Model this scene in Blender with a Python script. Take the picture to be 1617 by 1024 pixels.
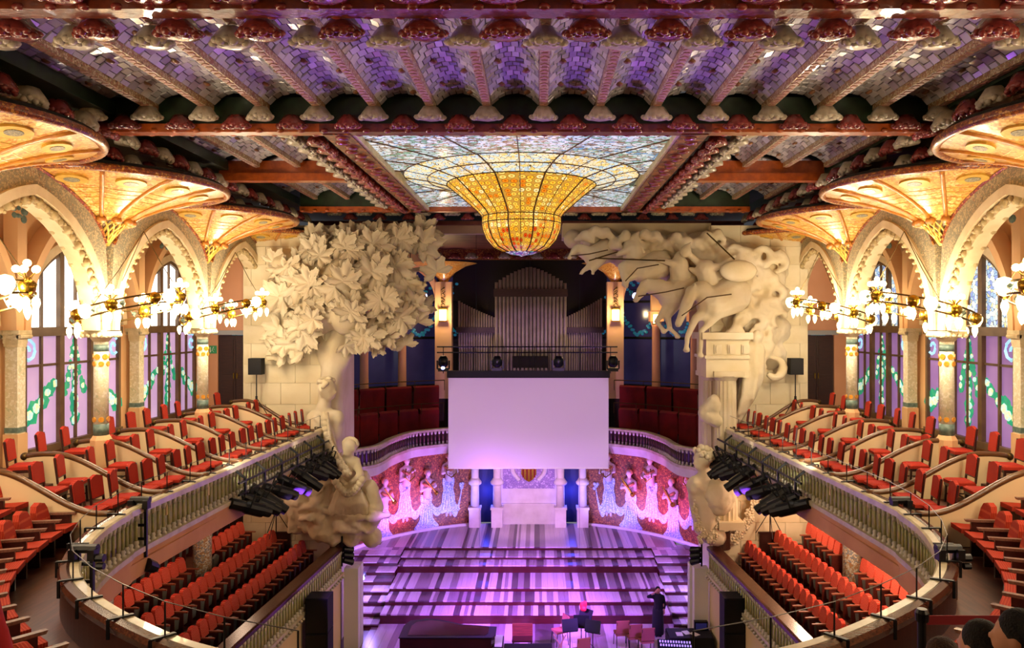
import bpy, bmesh, math, random
from mathutils import Vector, Matrix, Euler
PI = math.pi
RND = random.Random(11)
SC = bpy.context.scene
COL = SC.collection
for o in list(bpy.data.objects):
    bpy.data.objects.remove(o)

# ------------------------------------------------------------------ camera / world / exposure
# All coordinates below are metres relative to the eye level of the photographer; the last lines of the
# script lift the whole place so that the hall floor lies at z = 0.
FLOOR = -11.0
CX, VPX, VPY, FPX = 0.42, 849.0, 508.0, 1216.0
cam = bpy.data.cameras.new('camera')
cam.sensor_fit = 'HORIZONTAL'; cam.sensor_width = 36.0
cam.lens = FPX / 1617 * 36
cam.shift_x = -(VPX - 808.5) / 1617
cam.shift_y = (VPY - 512) / 1617
cam.clip_end = 200
camo = bpy.data.objects.new('camera', cam); COL.objects.link(camo)
camo.location = (CX, 0, 0); camo.rotation_euler = (PI / 2, 0, 0)
SC.camera = camo

def P(px, py, D):
    """photo pixel at a known depth -> point in the hall"""
    return Vector((CX + (px - VPX) * D / FPX, D, (VPY - py) * D / FPX))

w = bpy.data.worlds.new('World'); SC.world = w; w.use_nodes = True
w.node_tree.nodes['Background'].inputs[0].default_value = (0.80, 0.87, 1.0, 1)
w.node_tree.nodes['Background'].inputs[1].default_value = 1.0
SC.view_settings.view_transform = 'Standard'
SC.view_settings.look = 'None'
SC.view_settings.exposure = 0.0
SC.view_settings.gamma = 1.0
SC.view_settings.use_curve_mapping = False
SC.cycles.sample_clamp_indirect = 4.0
SC.cycles.max_bounces = 7
SC.cycles.diffuse_bounces = 4

def lamp(name, kind, loc, power, color, size=0.3, aim=None, angle=60, blend=0.6):
    l = bpy.data.lights.new(name, kind)
    l.energy = power; l.color = color
    if kind == 'AREA':
        l.shape = 'RECTANGLE'; l.size, l.size_y = size if isinstance(size, tuple) else (size, size)
    else:
        l.shadow_soft_size = size
    if kind == 'SPOT':
        l.spot_size = math.radians(angle); l.spot_blend = blend
    o = bpy.data.objects.new(name, l); COL.objects.link(o); o.location = loc
    if aim is not None:
        o.rotation_euler = (Vector(aim) - Vector(loc)).to_track_quat('-Z', 'Y').to_euler()
    return o

WARM = (1.0, 0.83, 0.60)
VIOLET = (0.42, 0.10, 1.0)
MAGENTA = (0.85, 0.18, 1.0)
BLUE = (0.10, 0.10, 1.0)
# stage lanterns (violet wash on the stage, blue and magenta on its curved back wall); the stage washes stand
# at the balcony bars, the wall washes on the floor; the ceiling spots and screen beam are added
for s in (-1, 1):
    lamp('stage_wash', 'SPOT', (s * 6.4, 21.2, -4.7), 21000, (0.34, 0.08, 1.0), 0.15, (-s * 1.8, 30.3, -10.5), 42)
    lamp('stage_wash', 'SPOT', (s * 6.5, 20.0, -4.7), 5200, (0.62, 0.30, 1.0), 0.15, (-s * 3.5, 33.5, -9.5), 36)
    lamp('stage_front_wash', 'SPOT', (s * 6.6, 19.2, -4.7), 8500, (0.30, 0.08, 1.0), 0.15, (s * .8, 26.8, -11), 44)
    lamp('mosaic_wash', 'SPOT', (s * 4.3, 33.0, -9.55), 900, (0.80, 0.16, 1.0), 0.12, (s * 6.3, 34.9, -6.9), 88)
    lamp('mosaic_wash', 'SPOT', (s * 2.6, 33.6, -9.55), 800, (0.25, 0.22, 1.0), 0.12, (s * 4.3, 36.4, -7.3), 80)
    lamp('doorway_blue', 'POINT', (s * 2.05, 36.75, -8.3), 75, (0.04, 0.06, 1.0), 0.1)
    lamp('stair_lamp', 'POINT', (s * 6.0, 29.3, -9.5), 150, (0.35, 0.25, 1.0), 0.06)
    lamp('added_violet_bounce', 'SPOT', (s * 6.4, 20.3, -4.4), 2600, (0.36, 0.14, 1.0), 0.2, (-s * .4, 12.3, 4.1), 40)  # added violet spot, stands in for stage light bounced onto the ceiling
    lamp('added_ceiling_fill', 'SPOT', (s * 6.55, 18.6, -4.3), 900, (1.0, .86, .66), .2, (s * 5.9, 18.2, 4.1), 56)  # this and the next warm spot are added to brighten the side vaults
    lamp('added_ceiling_fill', 'SPOT', (s * 6.45, 22.6, -4.3), 700, (1.0, .86, .66), .2, (s * 5.9, 23.0, 4.1), 50)
    lamp('sculpture_light', 'SPOT', (s * 6.9, 20.0, -3.2), 380, (1.0, 0.88, 0.66), 0.2, (s * 8.2, 26.6, 0.2), 50)
    lamp('sculpture_light', 'SPOT', (s * 6.9, 18.0, -3.2), 300, (1.0, 0.9, 0.74), 0.2, (s * 7.2, 26.0, -5.4), 50)
lamp('added_screen_spot', 'SPOT', (0.05, 7.9, -3.25), 8800, (0.70, 0.38, 1.0), 0.05, (0.05, 31, -4.05), 19.5, .3)  # added lilac spot to tint the screen; no projector is modelled
lamp('screen_uplight', 'POINT', (-1.6, 30.6, -6.5), 110, (0.45, 0.10, 1.0), 0.15)
lamp('niche_wash', 'SPOT', (0, 31.4, -6.3), 900, (0.85, 0.45, 1.0), 0.2, (0, 36.6, -8.2), 70)

# ------------------------------------------------------------------ helpers
def lin(c):
    if isinstance(c, str):
        c = c.lstrip('#'); c = [int(c[i:i + 2], 16) / 255 for i in (0, 2, 4)]
        c = [x / 12.92 if x <= .04045 else ((x + .055) / 1.055) ** 2.4 for x in c]
    return (c[0], c[1], c[2], 1)

class MB:
    def __init__(s): s.v = []; s.f = []
    def add(s, v, f):
        n = len(s.v); s.v += [tuple(p) for p in v]; s.f += [tuple(n + i for i in q) for q in f]; return s
    def bx(s, x0, x1, y0, y1, z0, z1):
        return s.add([(x0, y0, z0), (x1, y0, z0), (x1, y1, z0), (x0, y1, z0), (x0, y0, z1), (x1, y0, z1), (x1, y1, z1), (x0, y1, z1)],
                     [(0, 3, 2, 1), (4, 5, 6, 7), (0, 1, 5, 4), (1, 2, 6, 5), (2, 3, 7, 6), (3, 0, 4, 7)])
    def box(s, c, sz, rz=0, rx=0, ry=0):
        m = Matrix.Translation(c) @ Euler((rx, ry, rz)).to_matrix().to_4x4()
        h = [x / 2 for x in sz]
        pts = [m @ Vector((a * h[0], b * h[1], d * h[2])) for d in (-1, 1) for a, b in ((-1, -1), (1, -1), (1, 1), (-1, 1))]
        return s.add(pts, [(0, 3, 2, 1), (4, 5, 6, 7), (0, 1, 5, 4), (1, 2, 6, 5), (2, 3, 7, 6), (3, 0, 4, 7)])
    def bar(s, a, b, wd, ht=None):
        a, b = Vector(a), Vector(b); d = b - a
        q = d.to_track_quat('Y', 'Z'); ht = ht or wd
        pts = []
        for p in (a, b):
            for u, v in ((-1, -1), (1, -1), (1, 1), (-1, 1)):
                pts.append(p + q @ Vector((u * wd / 2, 0, v * ht / 2)))
        return s.add(pts, [(0, 1, 2, 3), (7, 6, 5, 4), (0, 4, 5, 1), (1, 5, 6, 2), (2, 6, 7, 3), (3, 7, 4, 0)])
    def lathe(s, prof, n=16, c=(0, 0, 0), a0=0, a1=2 * PI, wob=None):
        full = abs(a1 - a0 - 2 * PI) < 1e-6
        m = n if full else n + 1
        V = []; F = []
        for r, z in prof:
            for i in range(m):
                a = a0 + (a1 - a0) * i / n
                k = wob(a) if wob else 1
                V.append((c[0] + r * k * math.cos(a), c[1] + r * k * math.sin(a), c[2] + z))
        for j in range(len(prof) - 1):
            for i in range(n):
                i2 = (i + 1) % m if full else i + 1
                F.append((j * m + i, j * m + i2, (j + 1) * m + i2, (j + 1) * m + i))
        if full:
            if prof[0][0] > 1e-5: F.append(tuple(reversed(range(m))))
            if prof[-1][0] > 1e-5: F.append(tuple((len(prof) - 1) * m + i for i in range(m)))
        return s.add(V, F)
    def tube(s, pts, r, n=8, closed=False):
        pts = [Vector(p) for p in pts]; N = len(pts)
        V = []; F = []; up = Vector((0, 0, 1))
        for i, p in enumerate(pts):
            a = pts[(i - 1) % N] if (closed or i > 0) else p
            b = pts[(i + 1) % N] if (closed or i < N - 1) else p
            t = (b - a).normalized()
            x = t.cross(up)
            if x.length < 1e-3: x = t.cross(Vector((0, 1, 0)))
            x.normalize(); y = x.cross(t)
            rr = r[i] if isinstance(r, (list, tuple)) else r
            for k in range(n):
                an = 2 * PI * k / n
                V.append(p + x * math.cos(an) * rr + y * math.sin(an) * rr)
        for i in range(N if closed else N - 1):
            j = (i + 1) % N
            for k in range(n):
                k2 = (k + 1) % n
                F.append((i * n + k, i * n + k2, j * n + k2, j * n + k))
        if not closed:
            F.append(tuple(range(n))[::-1]); F.append(tuple((N - 1) * n + k for k in range(n)))
        return s.add(V, F)
    def ball(s, c, r, nu=10, nv=6):
        if not isinstance(r, (tuple, list)): r = (r, r, r)
        V = [(c[0], c[1], c[2] + r[2])]; F = []
        for j in range(1, nv):
            t = PI * j / nv
            for i in range(nu):
                a = 2 * PI * i / nu
                V.append((c[0] + r[0] * math.sin(t) * math.cos(a), c[1] + r[1] * math.sin(t) * math.sin(a), c[2] + r[2] * math.cos(t)))
        V.append((c[0], c[1], c[2] - r[2])); L = len(V) - 1
        for i in range(nu):
            F.append((0, 1 + i, 1 + (i + 1) % nu))
            F.append((L, L - nu + (i + 1) % nu, L - nu + i))
        for j in range(nv - 2):
            for i in range(nu):
                a = 1 + j * nu; b = a + nu; i2 = (i + 1) % nu
                F.append((a + i, b + i, b + i2, a + i2))
        return s.add(V, F)
    def prism(s, poly, fn, t0, t1):
        """poly in (u,v); fn(u,v,t) -> point"""
        n = len(poly)
        V = [fn(u, v, t0) for u, v in poly] + [fn(u, v, t1) for u, v in poly]
        F = [tuple(range(n))[::-1], tuple(range(n, 2 * n))]
        F += [(i, (i + 1) % n, n + (i + 1) % n, n + i) for i in range(n)]
        return s.add(V, F)
    def strip(s, A, B):
        n = len(A)
        return s.add(list(A) + list(B), [(i, i + 1, n + i + 1, n + i) for i in range(n - 1)])
    def sweep(s, path, prof, closed_prof=True):
        """path: list of (x,y,z); prof: list of (offset to the right of travel, dz)"""
        path = [Vector(p) for p in path]; N = len(path); m = len(prof)
        V = []; F = []
        for i, p in enumerate(path):
            t = path[min(i + 1, N - 1)] - path[max(i - 1, 0)]
            nrm = Vector((t.y, -t.x, 0)).normalized()
            for o, dz in prof:
                V.append(p + nrm * o + Vector((0, 0, dz)))
        mm = m if closed_prof else m - 1
        for i in range(N - 1):
            for k in range(mm):
                k2 = (k + 1) % m
                F.append((i * m + k, i * m + k2, (i + 1) * m + k2, (i + 1) * m + k))
        if closed_prof:
            F.append(tuple(range(m))[::-1]); F.append(tuple((N - 1) * m + k for k in range(m)))
        return s.add(V, F)
    def tapered(s, a, b, r0, r1, n=8):
        a, b = Vector(a), Vector(b)
        s.tube([a, b], [r0, r1], n); s.ball(a, r0, n, 6); s.ball(b, r1, n, 6); return s
    def chain(s, pts, rs, n=8):
        for i in range(len(pts) - 1): s.tapered(pts[i], pts[i + 1], rs[i], rs[i + 1], n)
        return s
    def mesh(s, name, smooth=False, recalc=False):
        me = bpy.data.meshes.new(name); me.from_pydata(s.v, [], s.f)
        if recalc:
            bm = bmesh.new(); bm.from_mesh(me); bmesh.ops.recalc_face_normals(bm, faces=bm.faces); bm.to_mesh(me); bm.free()
        if smooth: me.shade_smooth()
        me.update(); return me

def thing(name, label, cat, loc=(0, 0, 0), rz=0, group=None, kind=None):
    o = bpy.data.objects.new(name, None); COL.objects.link(o)
    o.empty_display_size = .2
    o.location = loc; o.rotation_euler = (0, 0, rz)
    return tag(o, label, cat, group, kind)
def tag(o, label=None, cat=None, group=None, kind=None):
    if label: o['label'] = label
    if cat: o['category'] = cat
    if group: o['group'] = group
    if kind: o['kind'] = kind
    return o
def add(name, mb, mat, parent=None, loc=(0, 0, 0), rot=(0, 0, 0), smooth=False, world=False, scale=None, recalc=False):
    me = mb.mesh(name, smooth, recalc) if isinstance(mb, MB) else mb
    if mat is not None and not me.materials: me.materials.append(mat)
    o = bpy.data.objects.new(name, me); COL.objects.link(o)
    o.location = loc; o.rotation_euler = rot
    if scale: o.scale = scale if isinstance(scale, (tuple, list)) else (scale,) * 3
    if parent is not None:
        o.parent = parent
        if world:
            p = parent; off = Vector((0, 0, 0))
            while p: off += Vector(p.location); p = p.parent
            o.location = Vector(loc) - off
    return o
def struct(name, mb, mat, label, cat='wall', parent=None, **k):
    o = add(name, mb, mat, parent, **k)
    return tag(o, label, cat, kind='structure') if parent is None else o
def children(o): return [c for c in COL.objects if c.parent == o]
CH = {}
def copy_tree(root, loc, rz, label=None, group=None):
    r = root.copy(); COL.objects.link(r); r.location = loc; r.rotation_euler = (0, 0, rz)
    if label: r['label'] = label
    if group: r['group'] = group
    if root.name not in CH: CH[root.name] = [(c, children(c)) for c in children(root)]
    for ch, gs in CH[root.name]:
        c = ch.copy(); COL.objects.link(c); c.parent = r
        for g in gs:
            d = g.copy(); COL.objects.link(d); d.parent = c
    return r
def organic(mb, voxel, smooth=2, noise_amt=0, noise_scale=.5):
    me = mb.mesh('tmp'); o = bpy.data.objects.new('tmp', me); COL.objects.link(o)
    m = o.modifiers.new('r', 'REMESH'); m.mode = 'VOXEL'; m.voxel_size = voxel
    if smooth:
        sm = o.modifiers.new('s', 'SMOOTH'); sm.iterations = smooth; sm.factor = .5
    if noise_amt:
        t = bpy.data.textures.new('carve', 'CLOUDS'); t.noise_scale = noise_scale; t.noise_depth = 2
        d = o.modifiers.new('d', 'DISPLACE'); d.texture = t; d.strength = noise_amt; d.mid_level = .5
    dg = bpy.context.evaluated_depsgraph_get(); dg.update()
    out = bpy.data.meshes.new_from_object(o.evaluated_get(dg))
    out.materials.clear()
    out.shade_smooth()
    bpy.data.objects.remove(o); bpy.data.meshes.remove(me)
    return out
ORD = ['zeroth', 'first', 'second', 'third', 'fourth', 'fifth', 'sixth', 'seventh', 'eighth', 'ninth', 'tenth', 'eleventh', 'twelfth',
       'thirteenth', 'fourteenth', 'fifteenth', 'sixteenth', 'seventeenth', 'eighteenth', 'nineteenth', 'twentieth', 'twenty-first',
       'twenty-second', 'twenty-third', 'twenty-fourth']
SIDE = {-1: 'left', 1: 'right'}

# ------------------------------------------------------------------ materials
def nodes(name):
    m = bpy.data.materials.new(name); m.use_nodes = True
    nt = m.node_tree; b = nt.nodes['Principled BSDF']
    return m, nt, b
def mat(name, c, rough=.55, metal=0, c2=None, scale=6, bump=0, bscale=30, emit=0, coat=0, alpha=None, rnd=0, detail=3):
    m, nt, b = nodes(name); L = nt.links.new
    c = lin(c); b.inputs['Base Color'].default_value = c
    b.inputs['Roughness'].default_value = rough; b.inputs['Metallic'].default_value = metal
    b.inputs['Coat Weight'].default_value = coat
    tc = nt.nodes.new('ShaderNodeTexCoord')
    col = None
    if c2 is not None:
        n = nt.nodes.new('ShaderNodeTexNoise'); n.inputs['Scale'].default_value = scale; n.inputs['Detail'].default_value = detail
        L(tc.outputs['Object'], n.inputs['Vector'])
        r = nt.nodes.new('ShaderNodeValToRGB'); r.color_ramp.elements[0].position = .35; r.color_ramp.elements[1].position = .65
        r.color_ramp.elements[0].color = c; r.color_ramp.elements[1].color = lin(c2)
        L(n.outputs['Fac'], r.inputs['Fac']); col = r.outputs['Color']
    if rnd:
        oi = nt.nodes.new('ShaderNodeObjectInfo'); hs = nt.nodes.new('ShaderNodeHueSaturation')
        mr = nt.nodes.new('ShaderNodeMapRange'); mr.inputs['To Min'].default_value = 1 - rnd; mr.inputs['To Max'].default_value = 1 + rnd
        L(oi.outputs['Random'], mr.inputs['Value']); L(mr.outputs['Result'], hs.inputs['Value'])
        hs.inputs['Color'].default_value = c
        if col: L(col, hs.inputs['Color'])
        col = hs.outputs['Color']
    if col: L(col, b.inputs['Base Color'])
    if bump:
        n2 = nt.nodes.new('ShaderNodeTexNoise'); n2.inputs['Scale'].default_value = bscale; n2.inputs['Detail'].default_value = 4
        L(tc.outputs['Object'], n2.inputs['Vector'])
        bp = nt.nodes.new('ShaderNodeBump'); bp.inputs['Strength'].default_value = bump; bp.inputs['Distance'].default_value = .03
        L(n2.outputs['Fac'], bp.inputs['Height']); L(bp.outputs['Normal'], b.inputs['Normal'])
    if emit:
        b.inputs['Emission Color'].default_value = c; b.inputs['Emission Strength'].default_value = emit
        if col: L(col, b.inputs['Emission Color'])
    return m
def mosaic(name, stops, scale=30, rough=.35, grout='#3a2a1c', gw=.04, coat=.3, bump=.3, warp=None):
    """voronoi tesserae coloured from a stepped palette"""
    m, nt, b = nodes(name); L = nt.links.new
    tc = nt.nodes.new('ShaderNodeTexCoord')
    v = nt.nodes.new('ShaderNodeTexVoronoi'); v.inputs['Scale'].default_value = scale
    L(tc.outputs['Object'], v.inputs['Vector'])
    sp = nt.nodes.new('ShaderNodeSeparateColor'); L(v.outputs['Color'], sp.inputs['Color'])
    r = nt.nodes.new('ShaderNodeValToRGB'); r.color_ramp.interpolation = 'CONSTANT'
    e = r.color_ramp.elements
    for i, c in enumerate(stops):
        el = e[i] if i < 2 else e.new(i / len(stops))
        el.position = i / len(stops); el.color = lin(c)
    if warp:                      # mix the cell value with large noise so colours gather in patches
        n = nt.nodes.new('ShaderNodeTexNoise'); n.inputs['Scale'].default_value = warp; L(tc.outputs['Object'], n.inputs['Vector'])
        mr = nt.nodes.new('ShaderNodeMapRange'); mr.inputs['From Min'].default_value = .3; mr.inputs['From Max'].default_value = .7
        L(n.outputs['Fac'], mr.inputs['Value'])
        mx = nt.nodes.new('ShaderNodeMix'); mx.inputs[0].default_value = .55
        L(sp.outputs['Red'], mx.inputs[2]); L(mr.outputs['Result'], mx.inputs[3]); L(mx.outputs[0], r.inputs['Fac'])
    else:
        L(sp.outputs['Red'], r.inputs['Fac'])
    ve = nt.nodes.new('ShaderNodeTexVoronoi'); ve.feature = 'DISTANCE_TO_EDGE'; ve.inputs['Scale'].default_value = scale
    L(tc.outputs['Object'], ve.inputs['Vector'])
    lt = nt.nodes.new('ShaderNodeMath'); lt.operation = 'LESS_THAN'; lt.inputs[1].default_value = gw; L(ve.outputs['Distance'], lt.inputs[0])
    mx2 = nt.nodes.new('ShaderNodeMix'); mx2.data_type = 'RGBA'; L(lt.outputs[0], mx2.inputs[0]); L(r.outputs['Color'], mx2.inputs[6])
    mx2.inputs[7].default_value = lin(grout)
    L(mx2.outputs[2], b.inputs['Base Color'])
    b.inputs['Roughness'].default_value = rough; b.inputs['Coat Weight'].default_value = coat
    if bump:
        bp = nt.nodes.new('ShaderNodeBump'); bp.inputs['Strength'].default_value = bump; bp.inputs['Distance'].default_value = .02
        L(sp.outputs['Green'], bp.inputs['Height']); L(bp.outputs['Normal'], b.inputs['Normal'])
    return m
def stained(name, stops, scale, strength, gw=.05, lead='#1c1a14', warp=None, stretch=(1, 1, 1), rings=False):
    """backlit leaded glass: gives off the daylight that comes through it"""
    m = mosaic(name, stops, scale, .15, lead, gw, 0, 0, warp)
    nt = m.node_tree; b = nt.nodes['Principled BSDF']; L = nt.links.new
    src = b.inputs['Base Color'].links[0].from_socket
    tc = [n for n in nt.nodes if n.type == 'TEX_COORD'][0]
    mp = nt.nodes.new('ShaderNodeMapping'); mp.inputs['Scale'].default_value = stretch
    for l in list(nt.links):
        if l.from_node == tc and l.to_node.type == 'TEX_VORONOI':
            L(mp.outputs['Vector'], l.to_socket)
    L(tc.outputs['Object'], mp.inputs['Vector'])
    if rings:                      # round bull's-eye panes: lead circle inside each cell
        for n in nt.nodes:
            if n.type == 'TEX_VORONOI': n.voronoi_dimensions = '2D'; n.inputs['Randomness'].default_value = .4
        L(tc.outputs['UV'], mp.inputs['Vector'])
        v = [n for n in nt.nodes if n.type == 'TEX_VORONOI' and n.feature == 'F1'][0]
        r2 = nt.nodes.new('ShaderNodeValToRGB'); r2.color_ramp.interpolation = 'CONSTANT'
        e = r2.color_ramp.elements
        e[0].position = 0; e[0].color = (.62, .42, .2, 1)
        e[1].position = .16; e[1].color = (1.2, 1.15, .95, 1)
        x = e.new(.38); x.color = (.14, .09, .04, 1)
        x = e.new(.44); x.color = (1, 1, 1, 1)
        L(v.outputs['Distance'], r2.inputs['Fac'])
        gt = nt.nodes.new('ShaderNodeMath'); gt.operation = 'GREATER_THAN'; gt.inputs[1].default_value = .44; L(v.outputs['Distance'], gt.inputs[0])
        pm = nt.nodes.new('ShaderNodeMix'); pm.data_type = 'RGBA'; L(gt.outputs[0], pm.inputs[0]); L(src, pm.inputs[6]); pm.inputs[7].default_value = lin('#c89a3c')
        mu = nt.nodes.new('ShaderNodeMix'); mu.data_type = 'RGBA'; mu.blend_type = 'MULTIPLY'; mu.inputs[0].default_value = 1
        L(pm.outputs[2], mu.inputs[6]); L(r2.outputs['Color'], mu.inputs[7]); src = mu.outputs[2]
        L(src, b.inputs['Base Color'])
    L(src, b.inputs['Emission Color']); b.inputs['Emission Strength'].default_value = strength
    return m
def island_tile(name, c1, c2, rough, sep=False):
    m, nt, b = nodes(name); L = nt.links.new
    if sep:
        g = nt.nodes.new('ShaderNodeObjectInfo'); out = g.outputs['Random']
    else:
        g = nt.nodes.new('ShaderNodeNewGeometry'); out = g.outputs['Random Per Island']
    r = nt.nodes.new('ShaderNodeValToRGB'); r.color_ramp.elements[0].color = lin(c1); r.color_ramp.elements[1].color = lin(c2)
    L(out, r.inputs['Fac']); L(r.outputs['Color'], b.inputs['Base Color'])
    b.inputs['Roughness'].default_value = rough; b.inputs['Coat Weight'].default_value = .5; b.inputs['Coat Roughness'].default_value = .08
    return m
def fabric(name, c, c2, scale, axis='Z', rough=.85):
    m, nt, b = nodes(name); L = nt.links.new
    tc = nt.nodes.new('ShaderNodeTexCoord'); wv = nt.nodes.new('ShaderNodeTexWave'); wv.bands_direction = axis
    wv.inputs['Scale'].default_value = scale; wv.inputs['Distortion'].default_value = 1.5; wv.inputs['Detail Scale'].default_value = 3
    L(tc.outputs['Object'], wv.inputs['Vector'])
    r = nt.nodes.new('ShaderNodeValToRGB'); r.color_ramp.elements[0].position = .72; r.color_ramp.elements[0].color = lin(c)
    r.color_ramp.elements[1].position = .95; r.color_ramp.elements[1].color = lin(c2)
    L(wv.outputs['Fac'], r.inputs['Fac'])
    L(r.outputs['Color'], b.inputs['Base Color']); b.inputs['Roughness'].default_value = rough; b.inputs['Specular IOR Level'].default_value = .2
    return m
def wood(name, c, c2, rough=.35, scale=3, stretch=(1, 12, 12), rnd=0):
    m = mat(name, c, rough, 0, c2, scale, rnd=rnd); nt = m.node_tree; L = nt.links.new
    tc = [n for n in nt.nodes if n.type == 'TEX_COORD'][0]; ns = [n for n in nt.nodes if n.type == 'TEX_NOISE'][0]
    mp = nt.nodes.new('ShaderNodeMapping'); mp.inputs['Scale'].default_value = stretch
    L(tc.outputs['Object'], mp.inputs['Vector']); L(mp.outputs['Vector'], ns.inputs['Vector'])
    return m

M = {}
M['stone'] = mat('carved_stone', '#d6c9ad', .75, 0, '#c9b994', 1.2, bump=.25, bscale=9)
M['stone_wall'] = mat('pale_stone', '#dccfae', .8, 0, '#cdbd96', .8, bump=.1, bscale=12)
M['cream'] = mat('cream_plaster', '#e2c89c', .7, 0, '#dabf90', .5)
M['peach'] = mat('peach_plaster', '#e0b482', .75, 0, '#d8a873', .6)
M['salmon'] = mat('salmon_plaster', '#d9a07a', .75, 0, '#cf946c', .6)
M['archstone'] = mat('arch_stone', '#dcc9a0', .7, 0, '#cbb488', 2, bump=.15)
M['dark'] = mat('black_metal', '#0c0c0e', .45, .3)
M['darkpaint'] = mat('matt_black', '#0b0a0b', .8)
M['can'] = mat('lantern_body', '#15171a', .35, .5)
M['darkwood'] = wood('dark_mahogany', '#2a1210', '#3d1c16', .3)
M['brown'] = wood('brown_wood', '#5a3a20', '#6d4a2c', .4)
M['rail'] = wood('rail_wood', '#4c3018', '#6b4726', .28)
M['doorbrown'] = wood('door_wood', '#3b1f14', '#2c1610', .45)
M['window_frame'] = mat('window_frame_brown', '#6b5236', .5, 0, '#5a4229', 3)
M['gold'] = mat('brass', '#b08a2e', .25, .9)
M['iron'] = mat('wrought_iron', '#5a4520', .4, .8)
M['red_fabric'] = fabric('red_seat_fabric', '#9a2214', '#b8452a', 14, 'Z')
M['seat_fabric'] = fabric('red_gallery_fabric', '#c23a2a', '#ec8468', 9, 'Z')
M['circle_fabric'] = fabric('rust_red_fabric', '#9c2a18', '#b84a2a', 10, 'Y')
M['cloth_red'] = mat('crimson_cloth', '#86100f', .9, 0, '#6c0c0e', 1.5)
M['seat_grey'] = mat('grey_seat_shell', '#666c66', .55)
M['floor_wood'] = wood('hall_floor_wood', '#4a2a1c', '#633a26', .3, 2, (10, 1, 1))
M['carpet'] = mat('brown_floor', '#4c2c1e', .5, 0, '#5d3826', 2)
M['white'] = mat('white_paint', '#e8e4da', .5)
M['bulb'] = mat('lit_bulb', '#ffdf9e', .4, emit=9)
M['globe'] = mat('lit_globe', '#ffe0a0', .4, emit=5)
M['spotlens'] = mat('lit_lens', '#8fa0ff', .3, emit=12)
M['sconce'] = mat('lit_sconce', '#ffd98c', .4, emit=6)
for k in ('bulb', 'globe', 'spotlens', 'sconce'): M[k].cycles.emission_sampling = 'NONE'

# ------------------------------------------------------------------ shell of the hall
XC, BAY = 9.6, 5.3
XS = {-1: -9.5, 1: 9.72}
COLY = [12.2, 17.5, 22.8]
PIER = 28.1
M['tile_ceiling'] = island_tile('ceiling_tile_glaze', '#a8a6a8', '#e0dfdc', .16)
M['tile_ceiling_single'] = island_tile('ceiling_tile_glaze_single', '#a8a6a8', '#e0dfdc', .16, True)
M['vault'] = mat('vault_mortar', '#7d7466', .8)
M['rib'] = mosaic('rib_mosaic', ['#c9b48a', '#b99a68', '#d9c8a2', '#b07a5a'], 26, .4, '#6b5238', .05)
M['beam'] = mat('beam_glazed_brown', '#5a2410', .3, 0, '#7a3416', 6, bump=.4, bscale=14, coat=.5)
M['beam_orange'] = mat('beam_glazed_orange', '#b4561a', .3, 0, '#8f3f12', 5, bump=.3, bscale=14, coat=.5)
M['boss_red'] = mat('red_glazed_ceramic', '#8e3a35', .25, 0, '#6f2622', 8, coat=.5, rnd=.2)
M['boss_white'] = mat('white_glazed_ceramic', '#c6bda6', .3, 0, '#a79c80', 8, coat=.4, rnd=.15)
M['green_wall'] = mat('dark_green_glaze', '#23361f', .4, 0, '#17230f', 4)
M['black_void'] = mat('dark_soffit', '#151009', .9)
M['fan_gold'] = mosaic('fan_gold_mosaic', ['#c88426', '#d69838', '#e0b45c', '#bc7420', '#e2c684', '#d09e48'], 18, .28, '#c89a40', .05, .5, .35, 1.6)
M['fan_rib'] = mat('fan_orange_rib', '#c8862e', .35, 0, '#b06a24', 10, bump=.3, coat=.4)
M['fan_rim'] = mosaic('fan_rim_mosaic', ['#a85a24', '#8b3f1c', '#c98a3c', '#7b2f1c'], 22, .35, '#4a2414', .05, .4)
M['fan_net'] = mat('net_gold', '#d9b04a', .35, .2, '#c89a38', 10)
M['net_back'] = mosaic('net_back', ['#9a7a3a', '#b08a44', '#7a6230'], 30, .4)
M['eye'] = mosaic('fan_eye', ['#8f8a72', '#a59a76', '#7d7c6a'], 30, .3)
M['arch_mosaic'] = mosaic('arch_mosaic', ['#a39678', '#b3a27c', '#8f8a70', '#bfae86', '#a8825f'], 22, .55, '#7a6c50', .05, .1, .3, 2.5)
M['column_mosaic'] = mosaic('column_mosaic', ['#e0d8bc', '#dcd2b0', '#e6dfc8', '#d2c8a2', '#dccfac', '#bcbc94'], 16, .45, '#d0c6a6', .03, .2, .2, 4)
M['column_mosaic_low'] = mosaic('column_mosaic_low', ['#ddd5c0', '#cfc6ae', '#b98a5a', '#e4ddca', '#8a94a0', '#c2b48c'], 20, .45, '#a89c7c', .05, .2, .2, 3)
M['capital'] = mat('capital_stone', '#dccda8', .7, 0, '#c8b78c', 5, bump=.4, bscale=22)
M['rose'] = mat('rose_stone', '#bfa878', .7, 0, '#9c8658', 8)
M['inlay'] = mat('rib_inlay_rose', '#a87a66', .5)
M['sunflower'] = mat('sunflower_tesserae', '#d99a2a', .4, 0, '#c47f1e', 20)
M['bluegreen'] = mat('blue_green_tesserae', '#6f8478', .4, 0, '#53685f', 12)
M['redflower'] = mat('red_flower_tesserae', '#b5523a', .4)
M['pane_lilac'] = mat('lilac_glass', '#b79bc2', .15, 0, '#a98ab8', .6, emit=.80)
M['pane_lilac_r'] = mat('violet_glass', '#8f6fa8', .15, 0, '#7a5a98', .6, emit=.62)
M['pane_white'] = mat('bright_glass', '#eef2f4', .15, emit=2.6)
M['pane_blue_r'] = stained('blue_pattern_glass', ['#8fb0d8', '#c8d8e8', '#7f94d0', '#dfe8dc', '#a8c8e4', '#d8d09a'], 9, 1.0, .05, '#4a5a70')
M['swirl'] = mat('blue_swirl_glass', '#8cc4e4', .2, 0, '#a8dcec', 6, emit=.9)
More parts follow.
